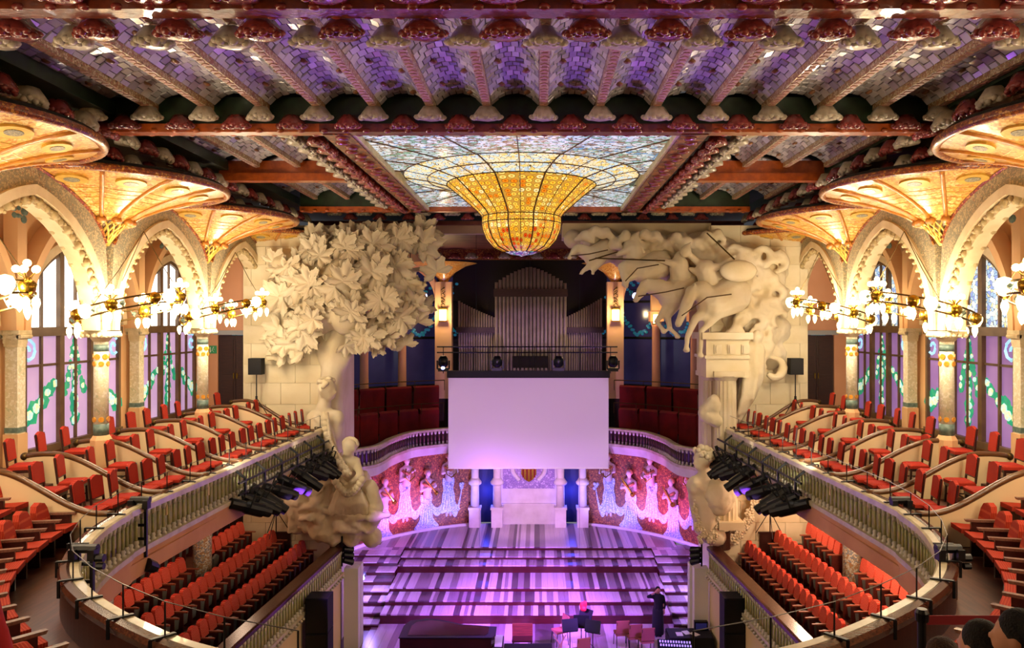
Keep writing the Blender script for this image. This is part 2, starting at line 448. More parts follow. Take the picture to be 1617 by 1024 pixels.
M['leaf_glass'] = mat('green_leaf_glass', '#2fa574', .2, 0, '#1f8f7c', 8, emit=.55)
M['flower_glass'] = mat('pale_flower_glass', '#d8dc9c', .2, 0, '#9ed4e4', 9, emit=.8)

struct('floor', MB().bx(-14, 14, -9, 45, FLOOR - .3, FLOOR), M['floor_wood'], 'dark wooden hall floor below the stage and galleries', 'floor')
ceil = struct('ceiling', MB().bx(-14, 14, -9, 45, 4.75, 5.0), M['black_void'], 'dark roof slab above the vaulted tile ceiling', 'ceiling')
struct('wall_back', MB().bx(-14, 14, -9.3, -9, FLOOR, 5), M['cream'], 'plain rear wall of the hall behind the viewer', 'wall')

# --- ceiling: ribs, small barrel vaults of tiles, beams with flower bosses
RIBX = [s * (.527 + 1.054 * k) for k in range(9) for s in (-1, 1)]
RIBX.sort()
RZ = 4.0
def vault_pt(xa, xb, t, rise=.24):
    x = xa + (xb - xa) * t
    return x, RZ + .1 + rise * (1 - (2 * t - 1) ** 2) ** .8 if 0 < t < 1 else RZ + .1
tile_me = MB().add([(-.5, -.5, .02), (.5, -.5, .02), (.5, .5, .02), (-.5, .5, .02), (-.46, -.46, -.5), (.46, -.46, -.5), (.46, .46, -.5), (-.46, .46, -.5)],
                   [(4, 7, 6, 5), (0, 1, 5, 4), (1, 2, 6, 5), (2, 3, 7, 6), (3, 0, 4, 7)]).mesh('tile')
tile_me.materials.append(M['tile_ceiling_single'])
rosette_mb = MB().lathe([(0, -.03), (.04, -.035), (.07, -.01), (.08, .02)], 8)
rosette_me = rosette_mb.mesh('rosette', True); rosette_me.materials.append(mat('rosette_amber', '#8a5a32', .3, coat=.5))
NT = 7
def vault(xa, xb, y0, y1, single, rows, rosettes=True):
    A = [(x, y0, z) for x, z in (vault_pt(xa, xb, i / 10) for i in range(11))]
    up = [(x, y, z + .03) for x, y, z in A]
    mb = MB().strip(up, [(x, y1, z) for x, y, z in up])
    v = add('ceiling_vault', mb, M['vault'], ceil)
    joined = MB()
    xa2, xb2 = xa + .07, xb - .07
    dy = (y1 - y0) / rows
    for j in range(rows):
        off = .5 * (j % 2)
        for i in range(NT + (j % 2)):
            t0 = max(0, (i - off) / NT); t1 = min(1, (i + 1 - off) / NT)
            tm = (t0 + t1) / 2
            x0, z0 = vault_pt(xa2, xb2, max(.001, t0)); x1, z1 = vault_pt(xa2, xb2, min(.999, t1))
            c = Vector(((x0 + x1) / 2, y0 + dy * (j + .5), (z0 + z1) / 2 + .01))
            wdt = math.hypot(x1 - x0, z1 - z0) - .012
            ry = -math.atan2(z1 - z0, x1 - x0) + RND.gauss(0, .07); rx = RND.gauss(0, .06)
            if single:
                o = bpy.data.objects.new('tile', tile_me); COL.objects.link(o); o.parent = v
                o.location = c; o.rotation_euler = (rx, ry, 0); o.scale = (wdt, dy - .012, .045)
            else:
                m = Matrix.Translation(c) @ Euler((rx, ry, 0)).to_matrix().to_4x4() @ Matrix.Diagonal((wdt, dy - .012, .045, 1))
                joined.add([m @ q.co for q in tile_me.vertices], [tuple(p.vertices) for p in tile_me.polygons])
    if not single:
        tag(add('vault_tiles', joined, M['tile_ceiling'], v), kind='stuff')
    if rosettes:
        n = max(2, int((y1 - y0) / 1.1))
        for k in range(n):
            for t in (.24, .76):
                x, z = vault_pt(xa2, xb2, t)
                add('rosette', rosette_me, None, v, (x, y0 + (y1 - y0) * (k + (.3 if t < .5 else .7)) / n, z - .03), (0, (.5 - t) * 1.7, 0))
def rib(x, y0, y1):
    mb = MB().bx(x - .075, x + .075, y0, y1, RZ, RZ + .16)
    r = add('ceiling_rib', mb, M['rib'], ceil)
    mb = MB()
    n = int((y1 - y0) / .16)
    for i in range(n):
        y = y0 + (y1 - y0) * (i + .5) / n
        mb.box((x, y, RZ - .006), (.09, .1, .014), PI / 4 if i % 2 else 0)
    tag(add('rib_inlay', mb, M['inlay'], r), kind='stuff')
YF0, YF1 = 9.8, 14.62
for i, x in enumerate(RIBX):
    rib(x, YF0, YF1)
    if i < len(RIBX) - 1:
        xm = (x + RIBX[i + 1]) / 2
        vault(x, RIBX[i + 1], YF0, YF1, abs(xm) < .6 or abs(xm - 1.054) < .1, 21)
for y0, y1 in ((15.1, 19.95), (20.35, 25.2)):
    for s in (-1, 1):
        xs = [s * (.527 + 1.054 * k) for k in (4, 5, 6, 7)]
        for k, x in enumerate(xs):
            rib(x, y0, y1)
            if k < 3: vault(min(x, xs[k + 1]), max(x, xs[k + 1]), y0, y1, False, 20)
for i, x in enumerate(RIBX):
    if abs(x) > 7: continue
    rib(x, 25.7, 27.9)
    if i < len(RIBX) - 1 and abs(RIBX[i + 1]) < 7: vault(x, RIBX[i + 1], 25.7, 27.9, False, 8, False)
# outer strips of the ceiling beside and above the fans
for s in (-1, 1):
    add('ceiling_edge', MB().bx(min(s * 8.98, s * 12), max(s * 8.98, s * 12), YF0 - .2, 28, 4.15, 4.3), M['vault'], ceil)
    add('ceiling_edge', MB().bx(min(s * 3.75, s * 4.68), max(s * 3.75, s * 4.68), 15, 25.3, 4.05, 4.2), M['green_wall'], ceil)

def boss_mesh(m):
    mb = MB().lathe([(.13, .12), (.2, .02), (.25, -.06), (.24, -.1), (.14, -.12), (0, -.1)], 12, wob=lambda a: 1 + .09 * math.sin(5 * a + 1))
    for k in range(9):
        a = PI * (k - 4) / 8.5
        mb.ball((.21 * math.sin(a) * 1.12, -.20 * math.cos(a) * 1.0, -.075 - .03 * (k % 2)), (.065, .06, .05), 6, 4)
    for k in range(4):
        a = PI * (k - 1.5) / 5
        mb.ball((.13 * math.sin(a), -.11 * math.cos(a) - .02, -.115), (.06, .05, .035), 6, 4)
    for k in range(len(mb.v)):
        x, y, z = mb.v[k]; mb.v[k] = (x, y, z)
    me = mb.mesh('flower_boss', True); me.materials.append(m); return me
boss_w, boss_r = boss_mesh(M['boss_white']), boss_mesh(M['boss_red'])
def boss(parent, me, x, y, z, rz=0, sc=1.0):
    o = add('flower_boss', me, None, parent, (x, y, z), (0, 0, rz + RND.uniform(-.15, .15)))
    o.scale = (sc * RND.uniform(.92, 1.08), sc * .85, sc)
    return o
def beam(n, y, segs, label, lobes_near=True, lobes_far=True, xlim=8.0, z0=3.62, far=(.45, .0, .85, .02)):
    root = thing('trim_%d' % n, label, 'beam', (0, y, z0), kind='structure')
    for x0, x1, m in segs:
        add('beam_body', MB().bx(x0, x1, y - .1, y + .1, z0 + .14, 4.3), M['green_wall'], root, world=True)  # dark colour stands in for the shaded void behind the bosses
        add('beam_soffit', MB().bx(x0, x1, y - .15, y + .15, z0, z0 + .16), m, root, world=True)
        mb = MB()
        for k in range(int((x1 - x0) / .2)):
            mb.ball((x0 + .1 + .2 * k, y - .14 + .28 * (k % 2), z0 + .03), (.09, .05, .05), 6, 4)
        tag(add('beam_carving', mb, M['boss_red'] if m is M['beam'] else m, root, world=True, smooth=True), kind='stuff')
    for x in RIBX:
        if abs(x) > xlim: continue
        if lobes_near: boss(root, boss_w, x, -.5, .26, 0)
        if lobes_far: boss(root, boss_w, x, far[2], far[3], 0, 1.05)
    for a, b in zip(RIBX, RIBX[1:]):
        x = (a + b) / 2
        if abs(x) > xlim: continue
        if lobes_near: boss(root, boss_r, x, -.30, .15, 0)
        if lobes_far: boss(root, boss_r, x, far[0], far[1], 0, 1.1)
    return root
beam(1, 9.5, [(-12, 12, M['beam'])], 'glazed brown ceiling beam nearest the viewer with red and white flower bosses', True, True, 8.0, 3.80)
beam(2, 14.85, [(-8.2, -3.75, M['beam_orange']), (-3.75, 3.75, M['beam']), (3.75, 8.2, M['beam_orange'])],
     'glazed ceiling beam crossing in front of the stained glass skylight', True, False)
t3 = beam(3, 25.45, [(-7.4, -3.75, M['beam_orange']), (-3.75, 3.75, M['beam']), (3.75, 7.4, M['beam_orange'])],
          'glazed ceiling beam behind the stained glass skylight', False, False, 7)
for x in RIBX:
    if abs(x) < 7: boss(t3, boss_w, x, 2.15, .3, 0, .95)
for a, b in zip(RIBX, RIBX[1:]):
    if abs(a) < 7 and abs(b) < 7: boss(t3, boss_r, (a + b) / 2, 2.3, .16, 0, .85)
for s in (-1, 1):
    mx = MB().bx(min(s * 4.6, s * 7.9), max(s * 4.6, s * 7.9), 20.0, 20.3, 3.66, 3.86).bx(min(s * 4.6, s * 7.9), max(s * 4.6, s * 7.9), 20.1, 20.2, 3.84, 4.2)
    tag(add('trim_%d' % (5 + s), mx, M['beam_orange']), 'short glazed orange ceiling beam on the %s of the skylight' % SIDE[s], 'beam', kind='structure')
    root = thing('trim_%d' % (8 + s), 'row of red and white flower bosses along the %s side of the skylight' % SIDE[s], 'ceiling ornament', (s * 4.2, 20.15, 3.6), kind='structure')
    add('boss_bearer', MB().bx(-.55, .55, -5.1, 5.1, .35, .5), M['black_void'], root)
    for k in range(14):
        y = -4.75 + k * .73
        boss(root, boss_w, s * .42, y, .22, -s * PI / 2, 1.0)
        boss(root, boss_r, -s * .12, y + .36, .12, -s * PI / 2, 1.05)
    root = thing('trim_%d' % (11 + s), 'row of red and white flower bosses above the gold fans on the %s' % SIDE[s], 'ceiling ornament', (s * 8.15, 19, 3.5), kind='structure')
    add('boss_bearer', MB().bx(-.15, .5, -9, 8.8, .45, .7), M['green_wall'], root)
    for k in range(24):
        y = -8.6 + k * .74
        boss(root, boss_w if k % 2 else boss_r, -s * .25, y, .2, -s * PI / 2, 1.1)
        boss(root, boss_r if k % 2 else boss_w, s * .15, y + .2, -.06, -s * PI / 2, 1.0)

# --- stained glass skylight with its inverted bell
SKY = thing('window_9', 'stained glass ceiling skylight with a golden inverted bell hanging at its centre', 'skylight', (0, 20.15, 3.66), kind='structure')
M['sky_bowl'] = stained('amber_bullseye_glass', ['#f0c040', '#f2cc58', '#f6dc80', '#f0b838', '#f8ecb8', '#f4d468', '#e88a20', '#f0c448'], 7.2, .78, .02, '#4a3010', None, (1, 1, 1), True)
M['sky_bowl_low'] = stained('orange_bullseye_glass', ['#f0b030', '#d04c18', '#f2c040', '#f0a428', '#f6d878', '#f4c850', '#e07a1c', '#f0b838'], 7.2, .74, .02, '#4a2008', None, (1, 1, 1), True)
M['sky_dish'] = stained('pale_ray_glass', ['#f2e2a0', '#f6ecc4', '#bfdce8', '#f4e8b8', '#e8cc78', '#d4e8ee'], 9, .95, .04, '#4a4028', 1.0)
M['sky_flat'] = stained('blue_green_glass', ['#a8cfe0', '#dfeaf0', '#7fb09a', '#c8dce8', '#8c7866', '#eaf2f4', '#6fa0c8', '#a4c4a0'], 7, .85, .05, '#2c2e28', .8, (1, 2.2, 1))
M['lead'] = mat('lead_bar', '#5a3c1e', .5, .3)
M['sky_border'] = mosaic('skylight_border', ['#6b2416', '#7b3018', '#b06a24', '#571c12', '#8a3a1c'], 9, .3, '#3a140c', .04, .5, .5)
bowl = [(1.95, -.10), (1.62, -.36), (1.34, -.6), (1.12, -.80), (1.02, -.93), (1.03, -1.1), (1.0, -1.28), (.9, -1.52), (.72, -1.72), (.48, -1.83), (.16, -1.88)]
dish = [(3.05, .11), (2.75, .07), (2.45, .02), (2.2, -.04), (1.95, -.10)]
NS = 20
def ring_panes(prof, m):
    for j in range(len(prof) - 1):
        for i in range(NS):
            a0 = 2 * PI * i / NS + .006; a1 = 2 * PI * (i + 1) / NS - .006
            mb = MB().lathe([prof[j], prof[j + 1]], 3, a0=a0, a1=a1)
            o = add('glass_pane', mb, m(j), SKY, smooth=True)
            uv = o.data.uv_layers.new(name='UVMap'); s0 = sum(math.dist(prof[q], prof[q + 1]) for q in range(j)); s1 = s0 + math.dist(prof[j], prof[j + 1])
            for lp in o.data.loops:
                vi = lp.vertex_index; uv.data[lp.index].uv = ((a0 + (a1 - a0) * (vi % 4) / 3) * 1.15, s0 if vi < 4 else s1)
ring_panes(bowl, lambda j: M['sky_bowl'] if j < 6 else M['sky_bowl_low'])
ring_panes(dish, lambda j: M['sky_dish'])
mb = MB()
for prof in (bowl[::5] + [bowl[4]], [dish[0], dish[2]], [bowl[0]]):
    for r, z in prof: mb.tube([(r * math.cos(2 * PI * k / 40), r * math.sin(2 * PI * k / 40), z - .01) for k in range(40)], .014, 6, True)
add('ring_bar', mb, M['lead'], SKY)
for i in range(NS):
    a = 2 * PI * i / NS
    mb = MB().tube([(r * math.cos(a), r * math.sin(a), z - .005) for r, z in dish + bowl], .02 if i % 2 == 0 else .009, 5)
    add('radial_bar', mb, M['lead'], SKY)
add('finial', MB().lathe([(.42, -1.85), (.3, -1.9), (.1, -1.93), (.0, -1.96)], 20), stained('finial_glass', ['#6a4aa8', '#4a8aa0', '#c0b8e0', '#8a3a7a'], 14, .7), SKY, smooth=True)
# flat surround between the circle and the frame, cut in panes
HX, HY = 3.17, 5.12
def edge_pt(a):
    c, s_ = math.cos(a), math.sin(a)
    k = min(HX / max(abs(c), 1e-6), HY / max(abs(s_), 1e-6))
    return (c * k, s_ * k)
NP = 40
corner = math.atan2(HY, HX)
for i in range(NP):
    a0, a1 = 2 * PI * i / NP, 2 * PI * (i + 1) / NP
    if max(abs(math.sin(a0)), abs(math.sin(a1))) < .2: continue
    outer = [edge_pt(a0)]
    for q in (corner, PI - corner, PI + corner, 2 * PI - corner):
        if a0 < q < a1: outer.append(edge_pt(q))
    outer.append(edge_pt(a1))
    inner = [(3.08 * math.cos(a), 3.08 * math.sin(a)) for a in (a1, a0)]
    for lo, hi in ((0, .5), (.5, 1)):
        def mixp(o_, f):
            l = math.hypot(*o_); u = (o_[0] / l * 3.08, o_[1] / l * 3.08)
            return (u[0] + (o_[0] - u[0]) * f, u[1] + (o_[1] - u[1]) * f)
        ring = [mixp(o_, hi) for o_ in outer] + [mixp(o_, lo) for o_ in reversed(outer)]
        if abs(ring[0][0] - ring[-1][0]) + abs(ring[0][1] - ring[-1][1]) < .08: continue
        add('glass_pane', MB().add([(x, y, .1) for x, y in ring], [tuple(range(len(ring)))]), M['sky_flat'], SKY)
mb = MB()
for i in range(0, NP, 2):
    a = 2 * PI * i / NP; e = edge_pt(a)
    if abs(math.sin(a)) > .3: mb.bar((3.08 * math.cos(a), 3.08 * math.sin(a), .08), (e[0], e[1], .08), .022)
add('surround_bars', mb, M['lead'], SKY)
for s in (-1, 1):
    add('border', MB().bx(min(s * 3.2, s * 3.72), max(s * 3.2, s * 3.72), -5.3, 5.3, -.06, .3), M['sky_border'], SKY)
    add('inner_edge', MB().bx(min(s * 3.13, s * 3.22), max(s * 3.13, s * 3.22), -5.15, 5.15, -.03, .2), M['capital'], SKY)
    mb = MB()
    for k in range(26):
        mb.ball((s * (3.46 + .1 * (k % 2 - .5)), -5.05 + k * .4, -.07), (.15, .14, .05), 8, 4)
    tag(add('border_carving', mb, M['boss_red'], SKY, smooth=True), kind='stuff')
add('border', MB().bx(-3.7, 3.7, 5.05, 5.3, -.06, .3), M['beam_orange'], SKY)
add('slab_over_glass', MB().bx(-3.7, 3.7, -5.3, 5.3, .45, .55), M['white'], SKY)  # plain white slab above the glass panes

# --- fans over the arcade columns
FAN = [(.12, 1.72), (.28, 1.98), (.55, 2.26), (.9, 2.48), (1.3, 2.66), (1.75, 2.82), (2.2, 2.94), (2.62, 3.03)]
def fan_z(u):
    for (r0, z0), (r1, z1) in zip(FAN, FAN[1:]):
        if u <= r1: return z0 + (z1 - z0) * max(0, (u - r0)) / (r1 - r0)
    return FAN[-1][1]
def fan(s, y, label, a_lo=-PI / 2, a_hi=PI / 2, n=6):
    root = thing('fan_vault', label, 'vault', (XS[s], y, 1.7), group='gold fan vaults')
    base = 0 if s < 0 else PI
    z = -1.7
    def fp(a, r, zz): return (r * math.cos(base + a), r * math.sin(base + a), zz + z)
    for i in range(n):
        a0 = a_lo + (a_hi - a_lo) * i / n; a1 = a_lo + (a_hi - a_lo) * (i + 1) / n
        p = add('fan_panel', MB().lathe([(r, zz + z) for r, zz in FAN[2:]], 5, a0=base + a0, a1=base + a1), M['fan_gold'], root, smooth=True)
        am = (a0 + a1) / 2
        mb = MB()
        for (ru, rv, dz, key) in ((.36, .30, 0, 0),):
            r0 = 2.05; c = Vector(fp(am, r0, fan_z(r0) - .03))
            tdir = Vector((-math.sin(base + am), math.cos(base + am), 0)); rdir = (Vector(fp(am, 2.3, fan_z(2.3))) - Vector(fp(am, 1.8, fan_z(1.8)))).normalized()
            nn = tdir.cross(rdir).normalized()
            if nn.z > 0: nn = -nn
            for R1, hh, mm, nm in ((1.0, .008, M['fan_net'], 'eye_ring'), (.5, .016, M['eye'], 'eye')):
                V = [c + tdir * .30 * R1 * math.cos(2 * PI * k / 16) + rdir * .22 * R1 * math.sin(2 * PI * k / 16) + nn * hh for k in range(16)]
                V2 = [q - nn * (hh + .06) for q in V]
                add(nm, MB().add(V + V2, [tuple(range(16))] + [(k, (k + 1) % 16, 16 + (k + 1) % 16, 16 + k) for k in range(16)]), mm, p)
        if i % 1 == 0:
            mb = MB()
            for r in (.8, 1.05, 1.3, 1.5, 1.68):
                mb.tube([fp(a0 + (a1 - a0) * q / 6, r - .05 * math.sin(PI * q / 6), fan_z(r - .05 * math.sin(PI * q / 6)) - .004) for q in range(7)], .007, 4)
            tag(add('wave_lines', mb, M['fan_net'], p), kind='stuff')
    for i in range(n + 1):
        a = a_lo + (a_hi - a_lo) * i / n
        add('fan_rib', MB().tube([fp(a, r, zz - .01) for r, zz in FAN[2:]], .045, 6), M['fan_rib'], root, smooth=True)
        add('rib_knot', MB().lathe([(0, -.1), (.09, -.06), (.11, 0), (.08, .06), (0, .08)], 8, fp(a, .62, 2.26)), M['fan_rib'], root, smooth=True)
    add('rim', MB().tube([fp(a_lo + (a_hi - a_lo) * k / 36, 2.66, 3.05) for k in range(37)], .085, 8), M['fan_rim'], root, smooth=True)
    add('rim_wall', MB().strip([fp(a_lo + (a_hi - a_lo) * k / 36, 2.68, 3.05) for k in range(37)], [fp(a_lo + (a_hi - a_lo) * k / 36, 2.6, 3.2) for k in range(37)]), M['black_void'], root)
    add('fan_top', MB().lathe([(.1, 3.2 + z), (2.6, 3.2 + z)], 12, a0=base + a_lo, a1=base + a_hi), M['black_void'], root)
    add('net_backing', MB().lathe([(r * .96, zz + z + .03) for r, zz in FAN[:3]], 10, a0=base + a_lo, a1=base + a_hi), M['net_back'], root, smooth=True)
    mb = MB()
    K = 10
    for i in range(K + 1):
        for dr in (-1, 1):
            pts = []
            for q in range(5):
                f = q / 4; aa = a_lo + (a_hi - a_lo) * (i + dr * f * 2.0) / K
                if aa < a_lo - .01 or aa > a_hi + .01: break
                r = .14 + (.56 - .14) * f
                pts.append(fp(aa, r, fan_z(r) - .02))
            if len(pts) > 1: mb.tube(pts, .022, 5)
    add('net', mb, M['fan_net'], root)
    return root
for s in (-1, 1):
    fan(s, 12.2, 'gold mosaic fan vault nearest the viewer on the %s' % SIDE[s])
    fan(s, 17.5, 'gold mosaic fan vault over the second arcade column on the %s' % SIDE[s])
    fan(s, 22.8, 'gold mosaic fan vault over the third arcade column on the %s' % SIDE[s])
    if s < 0: fan(s, 28.1, 'gold half fan vault against the leafy left proscenium', -PI / 2, 0, 3)
    else: fan(s, 28.1, 'gold half fan vault against the right proscenium with horses', 0, PI / 2, 3)

# --- arcade: columns, pointed arches, gallery walls with windows
def column(s, y, label, vis=True):
    c = thing('mosaic_column', label, 'column', (XS[s], y, -3.3))
    add('pedestal', MB().lathe([(.23, 0), (.23, .62), (.17, .72)], 8), M['peach'], c)
    sh = add('shaft', MB().lathe([(.16, .7), (.156, 2.0), (.152, 2.86)], 18), M['column_mosaic'], c, smooth=True)
    add('base_band', MB().lathe([(.163, .72), (.163, .98)], 18), M['bluegreen'], sh, smooth=True)
    add('top_band', MB().lathe([(.156, 2.62), (.156, 2.78)], 18), M['bluegreen'], sh, smooth=True)
    for zz, nn, rr in ((1.08, 6, .06), (2.5, 6, .065), (2.34, 6, .06)):
        for k in range(nn):
            a = 2 * PI * (k + (.5 if zz > 2.4 else 0)) / nn
            mb = MB(); d = Vector((math.cos(a), math.sin(a), 0)); t = Vector((-math.sin(a), math.cos(a), 0))
            cc = d * .158 + Vector((0, 0, zz))
            V = [cc + d * .012 + t * rr * math.cos(2 * PI * q / 10) + Vector((0, 0, rr * math.sin(2 * PI * q / 10))) for q in range(10)]
            V2 = [cc - d * .03 + t * rr * math.cos(2 * PI * q / 10) + Vector((0, 0, rr * math.sin(2 * PI * q / 10))) for q in range(10)]
            mb.add(V + V2, [tuple(range(10))] + [(q, (q + 1) % 10, 10 + (q + 1) % 10, 10 + q) for q in range(10)])
            f = add('sunflower', mb, M['sunflower'], sh)
            mb2 = MB().ball(cc + d * .01, .028, 6, 4); mb.add(mb2.v, mb2.f)
    cp = add('capital', MB().lathe([(.155, 2.84), (.19, 2.88), (.25, 2.96)], 16).bx(-.3, .3, -.3, .3, 2.94, 3.08), M['capital'], c)
    mb = MB()
    for k in range(20):
        q = (k % 5 - 2) * .12; e = .3
        xx, yy = [(q, -e), (q, e), (-e, q), (e, q)][k // 5]
        mb.ball((xx, yy, 2.99), (.06, .06, .06), 6, 4)
    tag(add('capital_carving', mb, M['capital'], cp, smooth=True), kind='stuff')
    return c
names = ['nearest the viewer', 'in the middle', 'nearest the stage']
for s in (-1, 1):
    for i, y in enumerate(COLY):
        if i: column(s, y, 'round mosaic column with sunflower bands on the %s, %s' % (SIDE[s], names[i]))
        c = thing('lower_mosaic_column', 'flower mosaic column under the %s balcony, %s' % (SIDE[s], names[i]), 'column', (XS[s], y, -8.6))
        add('shaft', MB().lathe([(.26, .3), (.25, 4.2)], 18), M['column_mosaic_low'], c, smooth=True)
        add('base', MB().lathe([(.32, 0), (.32, .22), (.26, .32)], 16), M['peach'], c)
    for i, y in enumerate((12.2, 17.5, 22.8)):
        p = thing('wall_pilaster', 'square patterned pilaster between the windows on the %s, %s' % (SIDE[s], names[i]), 'pilaster', (s * 11.45, y, -3.3))
        x0, x1 = (-.24, .25)
        add('pilaster_base', MB().bx(-.17, .17, -.17, .17, 0, .75), M['peach'], p)
        add('pilaster_shaft', MB().bx(-.14, .14, -.14, .14, .75, 2.72), M['column_mosaic'], p)
        mb = MB().bx(-.16, .16, -.16, .16, 2.72, 2.8)
        for q in (0, 1, 2): mb.bx(-.17 - .03 * q, .17 + .03 * q, -.17 - .03 * q, .17 + .03 * q, 2.8 + .1 * q, 2.9 + .1 * q)
        for q in (-1, 1):
            mb.tube([(q * .21, -.2, 2.96), (q * .21, .2, 2.96)], .06, 8)
        add('pilaster_capital', mb, M['capital'], p)
        add('band', MB().bx(-.15, .15, -.15, .15, .78, .9), M['bluegreen'], p)
        add('pier_above', MB().bx(-.16, .16, -.16, .16, 3.1, 6.2), M['peach'], p)

def pointed(y0, y1, zs, za, n=16):
    """points of a pointed arch from (y0,zs) over the apex to (y1,zs)"""
    a = (y1 - y0) / 2; Rr = a * 1.28; k = (za - zs) / math.sqrt(Rr * Rr - (Rr - a) ** 2)
    L_ = []
    for i in range(n + 1):
        th = (1 - (1 - i / n)) * math.acos((Rr - a) / Rr)
        L_.append((y0 + Rr - Rr * math.cos(th), zs + k * Rr * math.sin(th)))
    return L_ + [(y0 + y1 - y, z) for y, z in reversed(L_[:-1])]
def arch_solid(mb, inner, outer, x0, x1):
    n = len(inner)
    A = [(x0, y, z) for y, z in inner]; B = [(x0, y, z) for y, z in outer]
    C = [(x1, y, z) for y, z in inner]; D = [(x1, y, z) for y, z in outer]
    mb.strip(A, B); mb.strip(D, C); mb.strip(C, A); mb.strip(B, D)
    return mb
def offset_arch(pts, d):
    out = []
    for i, (y, z) in enumerate(pts):
        a = pts[max(0, i - 1)]; b = pts[min(len(pts) - 1, i + 1)]
        t = Vector((b[0] - a[0], b[1] - a[1])).normalized(); nrm = Vector((-t.y, t.x))
        out.append((y + nrm.x * d, z + nrm.y * d))
    return out
anames = ['nearest the viewer', 'in the middle', 'nearest the stage']
for s in (-1, 1):
    for bi, (y0, y1) in enumerate(((12.2, 17.5), (17.5, 22.8), (22.8, 28.1))):
        root = thing('arcade_arch', 'pointed arcade arch with mosaic band on the %s, %s' % (SIDE[s], anames[bi]), 'arch', (XS[s], (y0 + y1) / 2, -.2))
        intr = pointed(y0 + .3, y1 - .3, -.2, 2.45)
        ext = []
        for i, (y, z) in enumerate(intr):
            f = i / (len(intr) - 1); yy = y0 + (y1 - y0) * f
            u = min(yy - y0, y1 - yy); ext.append((yy, max(fan_z(u), z + .1) if u > .13 else 1.72 if u > .06 else -.2))
        add('mosaic_band', arch_solid(MB(), intr, ext, XS[s] - .2, XS[s] + .2), M['arch_mosaic'], root, world=True, recalc=True)
        mo = offset_arch(intr, .2)
        mo[0] = (mo[0][0], -.2); mo[-1] = (mo[-1][0], -.2)
        add('archivolt', arch_solid(MB(), intr, mo, XS[s] - .27, XS[s] + .27), M['archstone'], root, world=True, recalc=True)
        inn = offset_arch(intr, -.16); inn[0] = (inn[0][0], -.2); inn[-1] = (inn[-1][0], -.2)
        add('inner_order', arch_solid(MB(), inn, intr, XS[s] - .16, XS[s] + .16), M['archstone'], root, world=True, recalc=True)
        mb = MB()
        for i, (y, z) in enumerate(offset_arch(intr, -.08)):
            if i % 1 == 0 and z > .2:
                for ax in (-.16, .12):
                    r = .085 + .025 * (i % 2)
                    mb.ball((XS[s] + s * ax, y, z), (r, r, r), 6, 4); mb.ball((XS[s] + s * ax - s * .07, y + .04, z - .04), r * .5, 5, 4)
        tag(add('carved_roses', mb, M['rose'], root, world=True, smooth=True), kind='stuff')
        rr = MB()
        rim_in = [(y, z) for y, z in ext if z > 1.5]
        add('edge_moulding', MB().tube([(XS[s] - s * .21, y, z - .02) for y, z in rim_in], .035, 6), M['fan_rim'], root, world=True)

